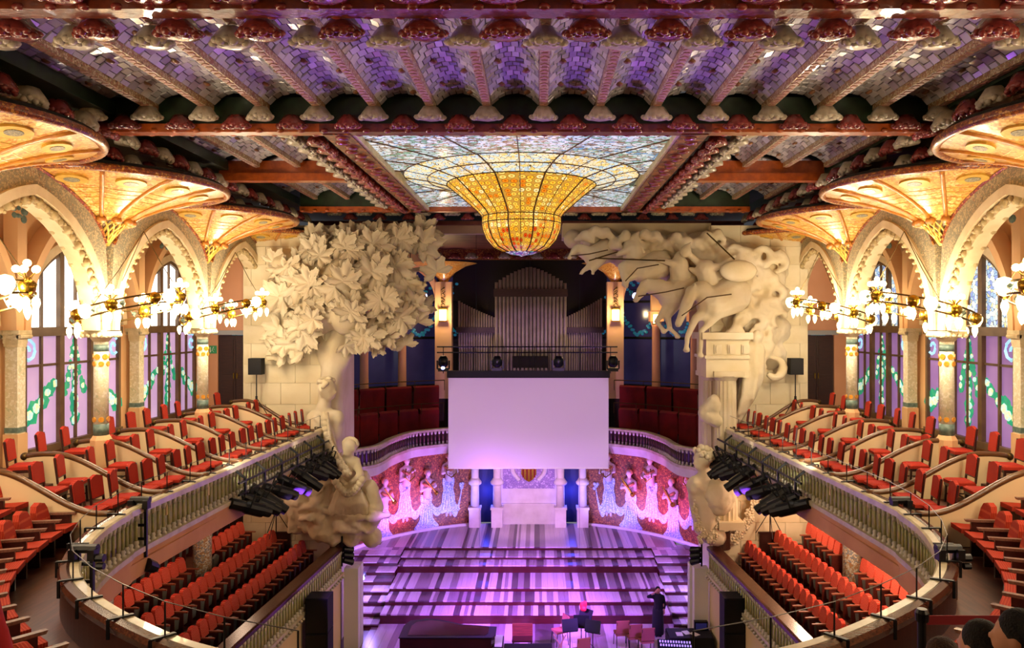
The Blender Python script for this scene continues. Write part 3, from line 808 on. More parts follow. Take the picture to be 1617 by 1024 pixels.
wn = 0
def window(s, y0, y1, where):
    global wn
    wn += 1
    XW = s * 11.72
    lil = M['pane_lilac'] if s < 0 else M['pane_lilac_r']
    top = M['pane_white'] if s < 0 else M['pane_blue_r']
    root = thing('window_%d' % wn, 'tall pointed stained glass window with flower garlands on the %s, %s' % (SIDE[s], where), 'window', (XW, (y0 + y1) / 2, -3.2), kind='structure')
    def q(u, v, t): return (XW - s * t, u, v)
    F = M['window_frame']
    Z0, ZT0, ZT1, ZA = -3.15, -.36, -.14, 2.0
    arc = pointed(y0, y1, -.1, ZA)
    def ztop(u):
        for (a, za), (b, zb) in zip(arc, arc[1:]):
            if a <= u <= b: return za + (zb - za) * (u - a) / max(1e-6, b - a)
        return -.1
    inn = offset_arch(arc, -.11); inn[0] = (inn[0][0], -.1); inn[-1] = (inn[-1][0], -.1)
    add('arch_frame', arch_solid(MB(), inn, arc, XW - s * .1, XW + s * .06), F, root, world=True, recalc=True)
    add('jamb', MB().prism([(y0, Z0), (y0 + .11, Z0), (y0 + .11, -.1), (y0, -.1)], q, -.06, .1), F, root, world=True)
    add('jamb', MB().prism([(y1 - .11, Z0), (y1, Z0), (y1, -.1), (y1 - .11, -.1)], q, -.06, .1), F, root, world=True)
    add('transom', MB().prism([(y0, ZT0), (y1, ZT0), (y1, ZT1), (y0, ZT1)], q, -.06, .16), F, root, world=True)
    add('sill', MB().prism([(y0, Z0 - .05), (y1, Z0 - .05), (y1, Z0 + .12), (y0, Z0 + .12)], q, -.06, .16), F, root, world=True)
    W = y1 - y0
    cuts = [y0, y0 + W * .34, y0 + W * .66, y1]
    for c in cuts[1:3]:
        add('mullion', MB().prism([(c - .09, Z0), (c + .09, Z0), (c + .09, ztop(c) - .05), (c - .09, ztop(c) - .05)], q, -.05, .12), F, root, world=True)
    for li in range(3):
        a, b = cuts[li], cuts[li + 1]; mid = (a + b) / 2
        add('leaf_bar', MB().prism([(mid - .035, Z0), (mid + .035, Z0), (mid + .035, ztop(mid) - .05), (mid - .035, ztop(mid) - .05)], q, -.03, .07), F, root, world=True)
        add('glazing_bar', MB().prism([(a, -1.1), (b, -1.1), (b, -1.04), (a, -1.04)], q, -.03, .06), F, root, world=True)
        for pa, pb in ((a, mid), (mid, b)):
            add('glass_pane', MB().prism([(pa, Z0), (pb, Z0), (pb, -1.07), (pa, -1.07)], q, -.01, .01), lil, root, world=True)
            add('glass_pane', MB().prism([(pa, -1.07), (pb, -1.07), (pb, ZT0), (pa, ZT0)], q, -.01, .01), lil, root, world=True)
            pts = [(pa, ZT1)] + [(pb, ZT1)] + [(u, ztop(u) - .04) for u in [pb - (pb - pa) * k / 5 for k in range(6)]]
            add('glass_pane', MB().prism(pts, q, -.01, .01), top, root, world=True)
    # garlands of leaded leaves and flowers
    lf, fl, sw = MB(), MB(), MB()
    def disc(mb, u, v, r, t=.025):
        n = 7; ph = RND.random() * 6
        mb.prism([(u + r * math.cos(ph + 2 * PI * k / n) * RND.uniform(.75, 1.2), v + r * math.sin(ph + 2 * PI * k / n) * RND.uniform(.75, 1.2)) for k in range(n)], q, .012, t)
    def garland(path, r0, r1, fl_every=3):
        N = len(path)
        for i in range(N - 1):
            for k in range(4):
                f = (i + k / 4) / (N - 1); u = path[i][0] + (path[i + 1][0] - path[i][0]) * k / 4; v = path[i][1] + (path[i + 1][1] - path[i][1]) * k / 4
                r = (r0 + (r1 - r0) * f) * 1.55
                disc(lf, u + RND.uniform(-.3, .3) * r, v + RND.uniform(-.3, .3) * r, r * RND.uniform(.6, 1.0), .02 + RND.random() * .006)
                if k % 2 == 0 and RND.random() < 1 / fl_every * 2: disc(fl, u + RND.uniform(-.4, .4) * r, v, r * .55, .034 + RND.random() * .006)
    m1 = (cuts[1] + cuts[2]) / 2
    w1 = cuts[1] - cuts[0]
    garland([(m1, -.5), (m1 - .12, -.9), (m1 - .3, -1.5), (m1 - .42, -1.9)], .06, .10)
    garland([(m1, -.5), (m1 + .12, -.9), (m1 + .3, -1.5), (m1 + .42, -1.9)], .06, .10)
    garland([(m1, -1.15), (m1, -1.6), (m1, -2.0), (m1, -2.4), (m1, -2.75)], .10, .13, 2)
    for d in (-1, 1):
        e0 = cuts[1] - .15 if d < 0 else cuts[2] + .15
        garland([(e0, -1.55), (e0 + d * .35 * w1, -1.95), (e0 + d * .7 * w1, -2.25), (e0 + d * .93 * w1, -2.32)], .12, .2, 2)
        cu = e0 + d * .72 * w1
        sw.tube([q(cu + (.06 + .022 * k) * math.cos(k * .7), -.72 + (.06 + .022 * k) * math.sin(k * .7), .02) for k in range(13)], .045, 4)
    tag(add('garland_leaves', lf, M['leaf_glass'], root, world=True), kind='stuff')
    tag(add('garland_flowers', fl, M['flower_glass'], root, world=True), kind='stuff')
    add('blue_swirls', sw, M['swirl'], root, world=True)
    return arc
wnames = ['nearest the viewer', 'in the middle', 'nearest the stage']
for s in (-1, 1):
    nm = 'wall_%s' % SIDE[s]
    wall = thing(nm, 'peach plaster outer wall of the %s gallery around the windows' % SIDE[s], 'wall', (s * 11.9, 20, -3.2), kind='structure')
    for bi, y0 in enumerate((12.2, 17.5, 22.8)):
        a, b = y0 + .55, y0 + BAY - (.55 if bi < 2 else .95)
        arc = window(s, a, b, wnames[bi])
        mb = MB()
        X0, X1 = s * 11.7, s * 12.0
        def quad(ya, yb, za, zb): mb.bx(min(X0, X1), max(X0, X1), ya, yb, za, zb)
        quad(y0, a, FLOOR, 4.2); quad(b, y0 + BAY, FLOOR, 4.2); quad(a, b, FLOOR, -3.2)
        arch_solid(mb, arc, [(y, 4.2) for y, z in arc], X0, X1)
        add('wall_bay', mb, M['peach'], wall, world=True)
        o2 = offset_arch(arc, .22); o2[0] = (o2[0][0], -.1); o2[-1] = (o2[-1][0], -.1)
        add('window_moulding', arch_solid(MB(), arc, o2, s * 11.55, s * 11.72), M['archstone'], wall, world=True, recalc=True)
        cy = y0 + BAY / 2
        o3 = pointed(y0 + .25, y0 + BAY - .25, -.2, 2.75); o4 = offset_arch(o3, .2); o4[0] = (o4[0][0], -.2); o4[-1] = (o4[-1][0], -.2)
        add('wall_arch', arch_solid(MB(), o3, o4, s * 11.25, s * 11.7), M['peach'], wall, world=True, recalc=True)
        mb = MB()
        for k in range(60):
            f = RND.random(); y = y0 + .3 + f * 1.6 if k % 2 else y0 + BAY - .3 - f * 1.6
            mb.ball((s * 11.0, y, 2.6 + RND.uniform(-.35, .3)), (.03, RND.uniform(.06, .15), RND.uniform(.04, .1)), 6, 4)
        tag(add('green_leaf_mosaic', mb, M['bluegreen'], wall, world=True), kind='stuff')
    add('wall_front', MB().bx(min(s * 11.7, s * 12), max(s * 11.7, s * 12), -9, 12.2, FLOOR, 5), M['peach'], wall, world=True)
    add('gallery_vault', MB().strip([(s * 9.8, 12.2, 2.95), (s * 10.3, 12.2, 3.15), (s * 11.0, 12.2, 3.15), (s * 11.7, 12.2, 2.9)],
        [(s * 9.8, 28.1, 2.95), (s * 10.3, 28.1, 3.15), (s * 11.0, 28.1, 3.15), (s * 11.7, 28.1, 2.9)]), M['peach'], wall, world=True)
    # end wall with the brown door
    e = thing('wall_end_%s' % SIDE[s], 'salmon plaster end wall behind the last arch on the %s' % SIDE[s], 'wall', (s * 10.7, 27.6, -3.3), kind='structure')
    xa, xb = 9.8, 11.05
    mb = MB()
    for x0, x1, z0, z1 in ((9.4, xa, -11, 3.2), (xb, 12, -11, 3.2), (xa, xb, -.42, 3.2), (xa, xb, -11, -3.0)):
        mb.bx(min(s * x0, s * x1), max(s * x0, s * x1), 27.6, 27.8, z0, z1)
    add('plaster', mb, M['salmon'], e, world=True)
    d = thing('door_%d' % (1 if s < 0 else 2), 'tall dark brown double door in the %s end wall' % SIDE[s], 'door', (s * 10.42, 27.65, -3.0), kind='structure')
    for k in (-1, 1):
        lf = add('door_leaf', MB().bx(k * .31 - .3, k * .31 + .3, 0, .06, .03, 2.5).bx(k * .31 - .22, k * .31 + .22, -.02, 0, .2, 1.1).bx(k * .31 - .22, k * .31 + .22, -.02, 0, 1.3, 2.35), M['doorbrown'], d)
        add('handle', MB().bx(k * .06 - .015, k * .06 + .015, -.06, -.02, .95, 1.15), M['gold'], lf)
    add('door_frame', MB().bx(-.75, .75, -.12, -.02, 2.52, 2.68), mat('grey_lintel', '#9a9a98', .7), d)
    low = thing('wall_low_%s' % SIDE[s], 'brown opening in the lower %s gallery wall beside the stage' % SIDE[s], 'wall', (s * 10, 27.5, -8.4), kind='structure')
    add('dark_panel', MB().bx(-1.0, .6, 0, .08, 0, 2.6), M['doorbrown'], low)
    # pier of the proscenium
    xs = sorted((s * 6.35, s * 9.75))
    pr = thing('wall_proscenium_%s' % SIDE[s], 'pale stone pier of the %s proscenium behind the sculptures' % SIDE[s], 'wall', (s * 8, 27, FLOOR), kind='structure')
    add('pier_core', MB().bx(xs[0], xs[1], 26.6, 28.4, FLOOR, 3.3), M['stone_wall'], pr, world=True)
    block = MB().bx(-.5, .5, -.03, .03, -.5, .5).mesh('stone_block'); block.materials.append(M['stone_wall'])
    z = -8.3; row = 0
    while z < 3.0:
        h = .62 if row % 2 else .74
        x = 6.4 - (.5 if row % 2 else 0)
        while x < 9.7:
            wd = 1.02
            a, b = max(6.4, x), min(9.72, x + wd)
            if b - a > .1:
                o = add('stone_block', block, None, pr, (s * (a + b) / 2, 26.58, z + h / 2), world=True)
                o.scale = (b - a - .012, 1, h - .012)
            x += wd
        z += h; row += 1

# ------------------------------------------------------------------ upper balcony (horseshoe), boxes and seats
def catmull(pts, n=6):
    pts = [Vector(p) for p in pts]; out = []
    for i in range(len(pts) - 1):
        p0 = pts[max(0, i - 1)]; p1 = pts[i]; p2 = pts[i + 1]; p3 = pts[min(len(pts) - 1, i + 2)]
        for k in range(n):
            t = k / n
            out.append(.5 * ((2 * p1) + (p2 - p0) * t + (2 * p0 - 5 * p1 + 4 * p2 - p3) * t * t + (3 * p1 - p0 - 3 * p2 + p3) * t ** 3))
    out.append(pts[-1]); return out
def along(path, step, start=0.0, end=None):
    """(point, tangent) every step metres"""
    res = []; d = start; acc = 0
    for a, b in zip(path, path[1:]):
        L_ = (b - a).length
        while d <= acc + L_:
            if end is not None and d > end: return res
            res.append((a + (b - a) * ((d - acc) / L_), (b - a).normalized())); d += step
        acc += L_
    return res
def length(path): return sum((b - a).length for a, b in zip(path, path[1:]))
RAILZ = -3.5
HALF = [(0, 7.45), (-1.6, 7.62), (-3.1, 8.2), (-4.0, 8.75), (-5.0, 9.55), (-5.75, 10.3), (-6.3, 11.1), (-6.7, 12.0), (-7.0, 13.0), (-7.15, 14.0), (-7.2, 15.0), (-6.95, 20.3), (-6.68, 25.8)]
M['coping'] = mat('coping_stone', '#cfc3a0', .35, 0, '#b9ab84', 4, coat=.3)
M['rail_dark'] = wood('rail_dark_wood', '#3a2018', '#55301f', .25)
M['baluster_glass'] = mat('amber_baluster_glass', '#b5ac70', .12, 0, '#9aa068', 5, coat=.5)
M['baluster_white'] = mat('baluster_ceramic', '#cfc9b2', .4, 0, '#b9b294', 8)
M['olive'] = mat('pale_olive_panel', '#b0a880', .5, 0, '#9a946c', 3)
M['pinkstone'] = mat('salmon_fascia', '#cf9468', .7, 0, '#c08558', 1)
def baluster_mesh(h, m2):
    g = MB().lathe([(.03, .13), (.03, h - .12)], 8)
    c = MB().lathe([(.062, 0), (.062, .03), (.04, .05), (.055, .09), (.03, .14)], 8).lathe([(.03, h - .15), (.05, h - .1), (.062, h - .05), (.05, h)], 8)
    n = len(g.f); g.add(c.v, c.f)
    me = g.mesh('baluster', True); me.materials.append(m2); me.materials.append(M['baluster_white'])
    for i, p in enumerate(me.polygons): p.material_index = 0 if i < n else 1
    return me
bal_u = baluster_mesh(.66, M['baluster_glass']); bal_l = baluster_mesh(.72, M['baluster_glass'])
def mirror(pts, s): return [Vector((-s * p[0], p[1], 0)) for p in pts]
UPATH = {}
for s in (-1, 1):
    path = catmull(mirror(HALF, s)); UPATH[s] = path
    f = -s
    def pr(L_): return [(o * f, z) for o, z in L_] if f > 0 else [(o * f, z) for o, z in reversed(L_)]
    root = thing('balcony_balustrade', 'curved upper balcony balustrade with glass balusters on the %s' % SIDE[s], 'balustrade', (s * 7, 15, -4.9))
    pz = [Vector((p.x, p.y, RAILZ)) for p in path]
    add('coping', MB().sweep(pz, pr([(.12, -.14), (.12, -.03), (.09, 0), (-.02, 0), (-.03, -.14)])), M['coping'], root, world=True)
    add('handrail', MB().sweep(pz, pr([(-.02, -.14), (-.02, -.005), (-.06, .02), (-.14, .0), (-.17, -.06), (-.15, -.14)])), M['rail_dark'], root, world=True)
    add('back_panel', MB().sweep(pz, pr([(-.09, -.72), (-.09, -.13), (-.14, -.13), (-.14, -.72)])), M['darkwood'], root, world=True)
    add('front_panel', MB().sweep(pz, pr([(-.05, -.78), (-.05, -.13), (-.09, -.13), (-.09, -.78)])), M['olive'], root, world=True)
    for nm, prof, m in (('plinth', [(.16, -.88), (.16, -.78), (-.14, -.78), (-.14, -.88)], M['coping']),
                        ('fascia', [(.12, -1.32), (.12, -.88), (-.1, -.88), (-.1, -1.32)], M['pinkstone'])):
        add(nm, MB().sweep(pz, pr(prof)), m, root, world=True)
    lst = along(path, .2, 4.0)
    for p, t in lst:
        o = add('baluster', bal_u, None, root, (p.x, p.y, RAILZ - .79), world=True)
        nr = Vector((t.y, -t.x, 0)) * f; o.location += nr * .04
    # thin safety rail on top with black clamps
    sr = thing('safety_rail', 'thin black wire rail clamped on top of the %s balcony' % SIDE[s], 'railing', (s * 7, 12, RAILZ))
    q = along(path, .95, 2.0)
    wire = []
    for p, t in q:
        nr = Vector((t.y, -t.x, 0)) * f
        b = p - nr * .02; wire.append(Vector((b.x, b.y, RAILZ + .4)))
        mb = MB().tube([(b.x, b.y, RAILZ - .0), (b.x, b.y, RAILZ + .4)], .011, 6)
        mb.bar((b + nr * .12) + Vector((0, 0, RAILZ + .012)), (b - nr * .17) + Vector((0, 0, RAILZ + .03)), .05, .02)
        mb.bar((b - nr * .17) + Vector((0, 0, RAILZ + .03)), (b - nr * .17) + Vector((0, 0, RAILZ - .2)), .035, .02)
        add('post', mb, M['dark'], sr, world=True)
    add('wire', MB().tube(wire, .006, 5), mat('steel_wire', '#5c5a58', .4, .6), sr, world=True)

# floors of the upper balcony
fp = [Vector((p.x, p.y, 0)) for p in UPATH[-1] if p.y < 14.0]
poly = [(p.x, p.y) for p in fp] + [(-11.7, 13.96), (-11.7, -9), (0, -9)]
def slab(poly, z, t=.2):
    mb = MB(); n = len(poly)
    mb.add([(x, y, z) for x, y in poly] + [(x, y, z - t) for x, y in poly], [tuple(range(n)), tuple(range(n, 2 * n))[::-1]] + [(i, (i + 1) % n, n + (i + 1) % n, n + i) for i in range(n)])
    return mb
CIRF = -4.08
for s in (-1, 1):
    pl = [(-s * x, y) for x, y in poly]
    fl = struct('floor_circle_%s' % SIDE[s], slab(pl, CIRF), M['floor_wood'], 'polished dark floor behind the curved balcony rail on the %s' % SIDE[s], 'floor')
    # raked steps for the seats
    path = [p for p in UPATH[s] if p.y < 13.6]
    for k in range(1, 8):
        off = .62 + .9 * (k - 1) + .45
        in_ = []
        for i, p in enumerate(path):
            t = (path[min(i + 1, len(path) - 1)] - path[max(0, i - 1)]).normalized(); nr = Vector((t.y, -t.x, 0)) * (-s)
            qv = p - nr * off
            if abs(qv.x) < 11.6 and (qv.x * s) >= -0.01: in_.append((qv.x, qv.y))
        if len(in_) < 3: continue
        if k == 1: continue
        pl = in_ + [(s * 11.7, in_[-1][1]), (s * 11.7, -8.9), (in_[0][0], -8.9)]
        add('seating_step', slab(pl, CIRF + .36 * (k - 1), .37), M['floor_wood'], fl)
TIERS = [(7.0, 8.3, -3.95), (8.3, 9.45, -3.62), (9.45, 11.7, -3.3)]
for s in (-1, 1):
    fl = thing('floor_boxes_%s' % SIDE[s], 'stepped wooden floor of the boxes on the %s balcony' % SIDE[s], 'floor', (s * 9, 20, -4.3), kind='structure')
    for x0, x1, z in TIERS:
        n0, n1 = (s * x0, s * x0) if x0 > 7 else (s * 7.4, s * 6.85)
        pl = [(n0, 14.0), (s * x1, 14.0), (s * x1, 27.6), (n1, 27.6)]
        add('tier', slab(pl, z, .5), M['carpet'], fl, world=True)
    add('soffit', slab([(s * 7.1, 12), (s * 11.7, 12), (s * 11.7, 27.6), (s * 6.7, 27.6)], -4.5, .25), M['pinkstone'], fl, world=True)

DIVS = [13.96 + 1.767 * k for k in range(8)]
def div_z(u):   # u = 0 at the rail end, 1 at the outer end
    k = max(0, min(1, (u - .08) / .72)); e = k * k * (3 - 2 * k)
    return -3.52 + .78 * e - (.05 * max(0, (u - .85) / .15) ** 2)
for s in (-1, 1):
    for i, y in enumerate(DIVS):
        xin = 7.18 - .05 * (y - 15) + (0.05 if y < 15 else 0); xout = 10.05
        if i == 7: xin = 7.6
        root = thing('box_divider', 'cream curved box partition with wooden handrail, %s from the viewer on the %s' % (ORD[i + 1], SIDE[s]), 'partition', (s * 8.6, y, -3.95), group='box partitions')
        n = 22; us = [k / n for k in range(n + 1)]
        top = [(s * (xin + (xout - xin) * u), div_z(u)) for u in us]
        bot = []
        for x, z in top:
            ax = abs(x); b = -3.95 if ax < 8.3 else -3.62 if ax < 9.45 else -3.3
            if i == 0: b = CIRF
            bot.append((x, b))
        mb = MB()
        arch = [(x, z) for x, z in top]
        for yy in (y - .04, y + .04):
            mb.strip([(x, yy, z) for x, z in bot], [(x, yy, z) for x, z in top])
        mb.strip([(x, y - .04, z) for x, z in top], [(x, y + .04, z) for x, z in top])
        mb.bx(min(top[0][0], top[0][0] + .01), max(top[0][0], top[0][0] + .01), y - .04, y + .04, bot[0][1], top[0][1])
        mb.bx(min(top[-1][0], top[-1][0] + .01), max(top[-1][0], top[-1][0] + .01), y - .04, y + .04, bot[-1][1], top[-1][1])
        add('partition_wall', mb, M['cream'], root, world=True, recalc=True)
        add('handrail', MB().tube([(x, y, z + .03) for x, z in top], .06, 8), M['rail'], root, world=True, smooth=True)
        add('rail_end', MB().ball((top[-1][0], y, top[-1][1] + .03), .085, 10, 6), M['iron'], root, world=True, smooth=True)

# --- upholstered box chair
def make_chair():
    t = thing('box_chair', 'red chair', 'chair', (0, 0, 0), group='red chairs in the boxes')
    add('seat', MB().add([(-.22, -.2, .40), (.22, -.2, .40), (.24, .23, .40), (-.24, .23, .40), (-.22, -.2, .46), (.22, -.2, .46), (.24, .23, .46), (-.24, .23, .46), (-.17, -.15, .49), (.17, -.15, .49), (.19, .18, .49), (-.19, .18, .49)],
        [(0, 3, 2, 1), (0, 1, 5, 4), (1, 2, 6, 5), (2, 3, 7, 6), (3, 0, 4, 7), (4, 5, 9, 8), (5, 6, 10, 9), (6, 7, 11, 10), (7, 4, 8, 11), (8, 9, 10, 11)]), M['red_fabric'], t)
    add('seat_rail', MB().bx(-.23, .23, -.2, .22, .34, .40), M['darkwood'], t)
    q = lambda u, v, w_: (u, -.2 + w_ - (v - .55) * .12, v)
    add('backrest', MB().prism([(-.19, .58), (.19, .58), (.2, .93), (.12, .97), (0, 1.0), (-.12, .97), (-.2, .93)], q, -.03, .035), M['red_fabric'], t)
    mb = MB()
    for k in (-1, 1): mb.bar((k * .205, -.19, .45), (k * .205, -.245, .96), .035, .035)
    mb.bar((-.2, -.2, .57), (.2, -.2, .57), .03, .04)
    add('back_frame', mb, M['darkwood'], t)
    for a, b in ((-1, -1), (1, -1), (-1, 1), (1, 1)):
        add('leg', MB().bar((a * .2, b * .19, .36), (a * .2, b * .21 - (.04 if b < 0 else 0), 0), .038), M['darkwood'], t)
    add('stretcher', MB().bar((-.2, .19, .16), (-.2, -.2, .16), .022).bar((.2, .19, .16), (.2, -.2, .16), .022).bar((-.2, 0, .16), (.2, 0, .16), .022), M['darkwood'], t)
    return t
proto = make_chair(); first = True
def place(proto_, flag, loc, rz, label, group=None):
    if not flag[0]:
        flag[0] = True; proto_.location = loc; proto_.rotation_euler = (0, 0, rz); proto_['label'] = label
        if group: proto_['group'] = group
        return proto_
    return copy_tree(proto_, loc, rz, label, group)
fl_ch = [False]
for s in (-1, 1):
    for bi in range(7):
        y0 = DIVS[bi]
        side = SIDE[s]
        spec = [('beside the window', 9.75, .42, 0), ('beside the window', 9.75, 1.25, 1), ('on the middle step', 8.75, .5, 0), ('on the middle step', 8.8, 1.3, 1),
                ('next to the balcony rail', 7.86, .34, 0), ('next to the balcony rail', 7.86, .88, 1), ('next to the balcony rail', 7.84, 1.42, 2)]
        for nm, x, dy, k in spec:
            if bi == 6 and k == 1 and x > 9: continue
            if abs(y0 + dy - 17.5) < .5 and x > 9.2: x = 9.22; dy = min(dy, 1.25)
            if abs(y0 + dy - 22.8) < .5 and x > 9.2: x = 9.22
            z = -3.95 if x < 8.3 else -3.62 if x < 9.45 else -3.3
            if x == 9.22: z = -3.62
            if x < 8: x += -.05 * (y0 + dy - 15)
            turn = RND.uniform(-.1, .14) + (.12 if x < 8.2 else .15) * RND.uniform(.6, 1)
            rz = (-PI / 2 + turn) if s < 0 else (PI / 2 - turn)
            which = ['near', 'far', 'farthest'][k]
            place(proto, fl_ch, (s * x, y0 + dy, z), rz, 'red upholstered chair %s, %s one, %s %s box from the viewer' % (nm, which, ORD[bi + 1], side))

# --- circle seats (seat pad lowered)
def make_circle_seat():
    t = thing('padded_chair', 'chair', 'chair', (0, 0, 0), group='rust red seats behind the balcony rail')
    prof = [(-.19, .42), (.19, .42), (.21, .6), (.2, .74), (.14, .84), (0, .88), (-.14, .84), (-.2, .74), (-.21, .6)]
    q = lambda u, v, w_: (u, -.22 + w_ - (v - .42) * .22, v)
    add('backrest', MB().prism(prof, q, -.05, .05), M['circle_fabric'], t)
    add('seat_pad', MB().add([(-.21, -.18, .36), (.21, -.18, .36), (.22, .26, .38), (-.22, .26, .38), (-.21, -.18, .43), (.21, -.18, .43), (.22, .26, .46), (-.22, .26, .46)],
        [(0, 3, 2, 1), (4, 5, 6, 7), (0, 1, 5, 4), (1, 2, 6, 5), (2, 3, 7, 6), (3, 0, 4, 7)]), M['circle_fabric'], t)
    add('armrest', MB().add([(-.30, -.3, .60), (-.22, -.3, .60), (-.22, .2, .60), (-.30, .2, .60), (-.30, -.3, .64), (-.22, -.3, .64), (-.22, .22, .64), (-.30, .22, .64)],
        [(0, 3, 2, 1), (4, 5, 6, 7), (0, 1, 5, 4), (1, 2, 6, 5), (2, 3, 7, 6), (3, 0, 4, 7)]), M['armwood'], t)
    add('side_panel', MB().bx(-.285, -.235, -.28, .12, 0, .6), M['darkwood'], t)
    add('support', MB().bx(-.06, .06, -.2, -.1, 0, .37), M['darkwood'], t)
    return t
M['armwood'] = wood('arm_wood', '#6a4a3c', '#84604c', .3)
cs = make_circle_seat(); fl_cs = [False]
for s in (-1, 1):
    base = [p for p in UPATH[s]]
    for row, (off, zz, n) in enumerate(((.98, CIRF, 17), (1.9, CIRF + .36, 15), (2.8, CIRF + .72, 9))):
        line = []
        for i, p in enumerate(base):
            t = (base[min(i + 1, len(base) - 1)] - base[max(0, i - 1)]).normalized(); nr = Vector((t.y, -t.x, 0)) * (-s)
            line.append((p - nr * off, nr))
        pts = [l[0] for l in line]
        # from the box wall back round the curve
        pts_r = list(reversed([p for p in pts if p.y < 13.75 - .0]))
        res = along(pts_r, .58, .1)
        for k, (p, t) in enumerate(res[:n]):
            if abs(p.x) > 11.4: continue
            if abs(p.x) < 1.6 : continue
            nr = Vector((-t.y, t.x, 0)) * (s)
            if (Vector((0, 13, 0)) - p).dot(nr) < 0: nr = -nr
            rz = math.atan2(nr.y, nr.x) - PI / 2
            place(cs, fl_cs, (p.x, p.y, zz), rz, 'rust red padded chair, %s from the cream wall, row %s, %s balcony' % (ORD[k + 1], ['one', 'two', 'three'][row], SIDE[s]))

# ------------------------------------------------------------------ lower gallery with folding seats
def make_gallery_seat():
    t = thing('folding_chair', 'chair', 'chair', (0, 0, 0), group='red folding seats in the lower galleries')
    prof = [(-.17, .50), (.17, .50), (.19, .62), (.185, .76), (.15, .86), (.07, .91), (-.07, .91), (-.15, .86), (-.185, .76), (-.19, .62)]
    q = lambda u, v, w_: (u, -.16 + w_ - (v - .5) * .2, v)
    add('backrest', MB().prism(prof, q, -.045, .06), M['seat_fabric'], t)
    add('back_shell', MB().prism([(u * 1.02, min(v, .8)) for u, v in prof], q, -.07, -.045), M['darkwood'], t)
    q2 = lambda u, v, w_: (u, -.02 + w_ + (v - .1) * .1, v)
    add('folded_seat', MB().prism([(-.16, .12), (.16, .12), (.17, .4), (0, .5), (-.17, .4)], q2, -.05, .03), M['seat_grey'], t)
    add('side_panel', MB().bx(-.225, -.195, -.22, .12, 0, .52), M['gallery_wood'], t)
    add('armrest', MB().bx(-.24, -.18, -.22, .24, .52, .555), M['armwood2'], t)
    return t
M['gallery_wood'] = wood('gallery_red_wood', '#4a1814', '#5e221a', .35)
M['armwood2'] = wood('arm_wood_light', '#8a4a34', '#9c5c42', .35)
gs = make_gallery_seat(); fl_gs = [False]
ROWS = [(-7.43, 26.3, -7.87, 18.4, -7.5), (-8.38, 26.1, -8.9, 18.2, -7.1), (-9.36, 26.3, -9.75, 18.4, -6.75), (-10.4, 25.9, -10.5, 19.0, -6.4)]
HEAD = .91
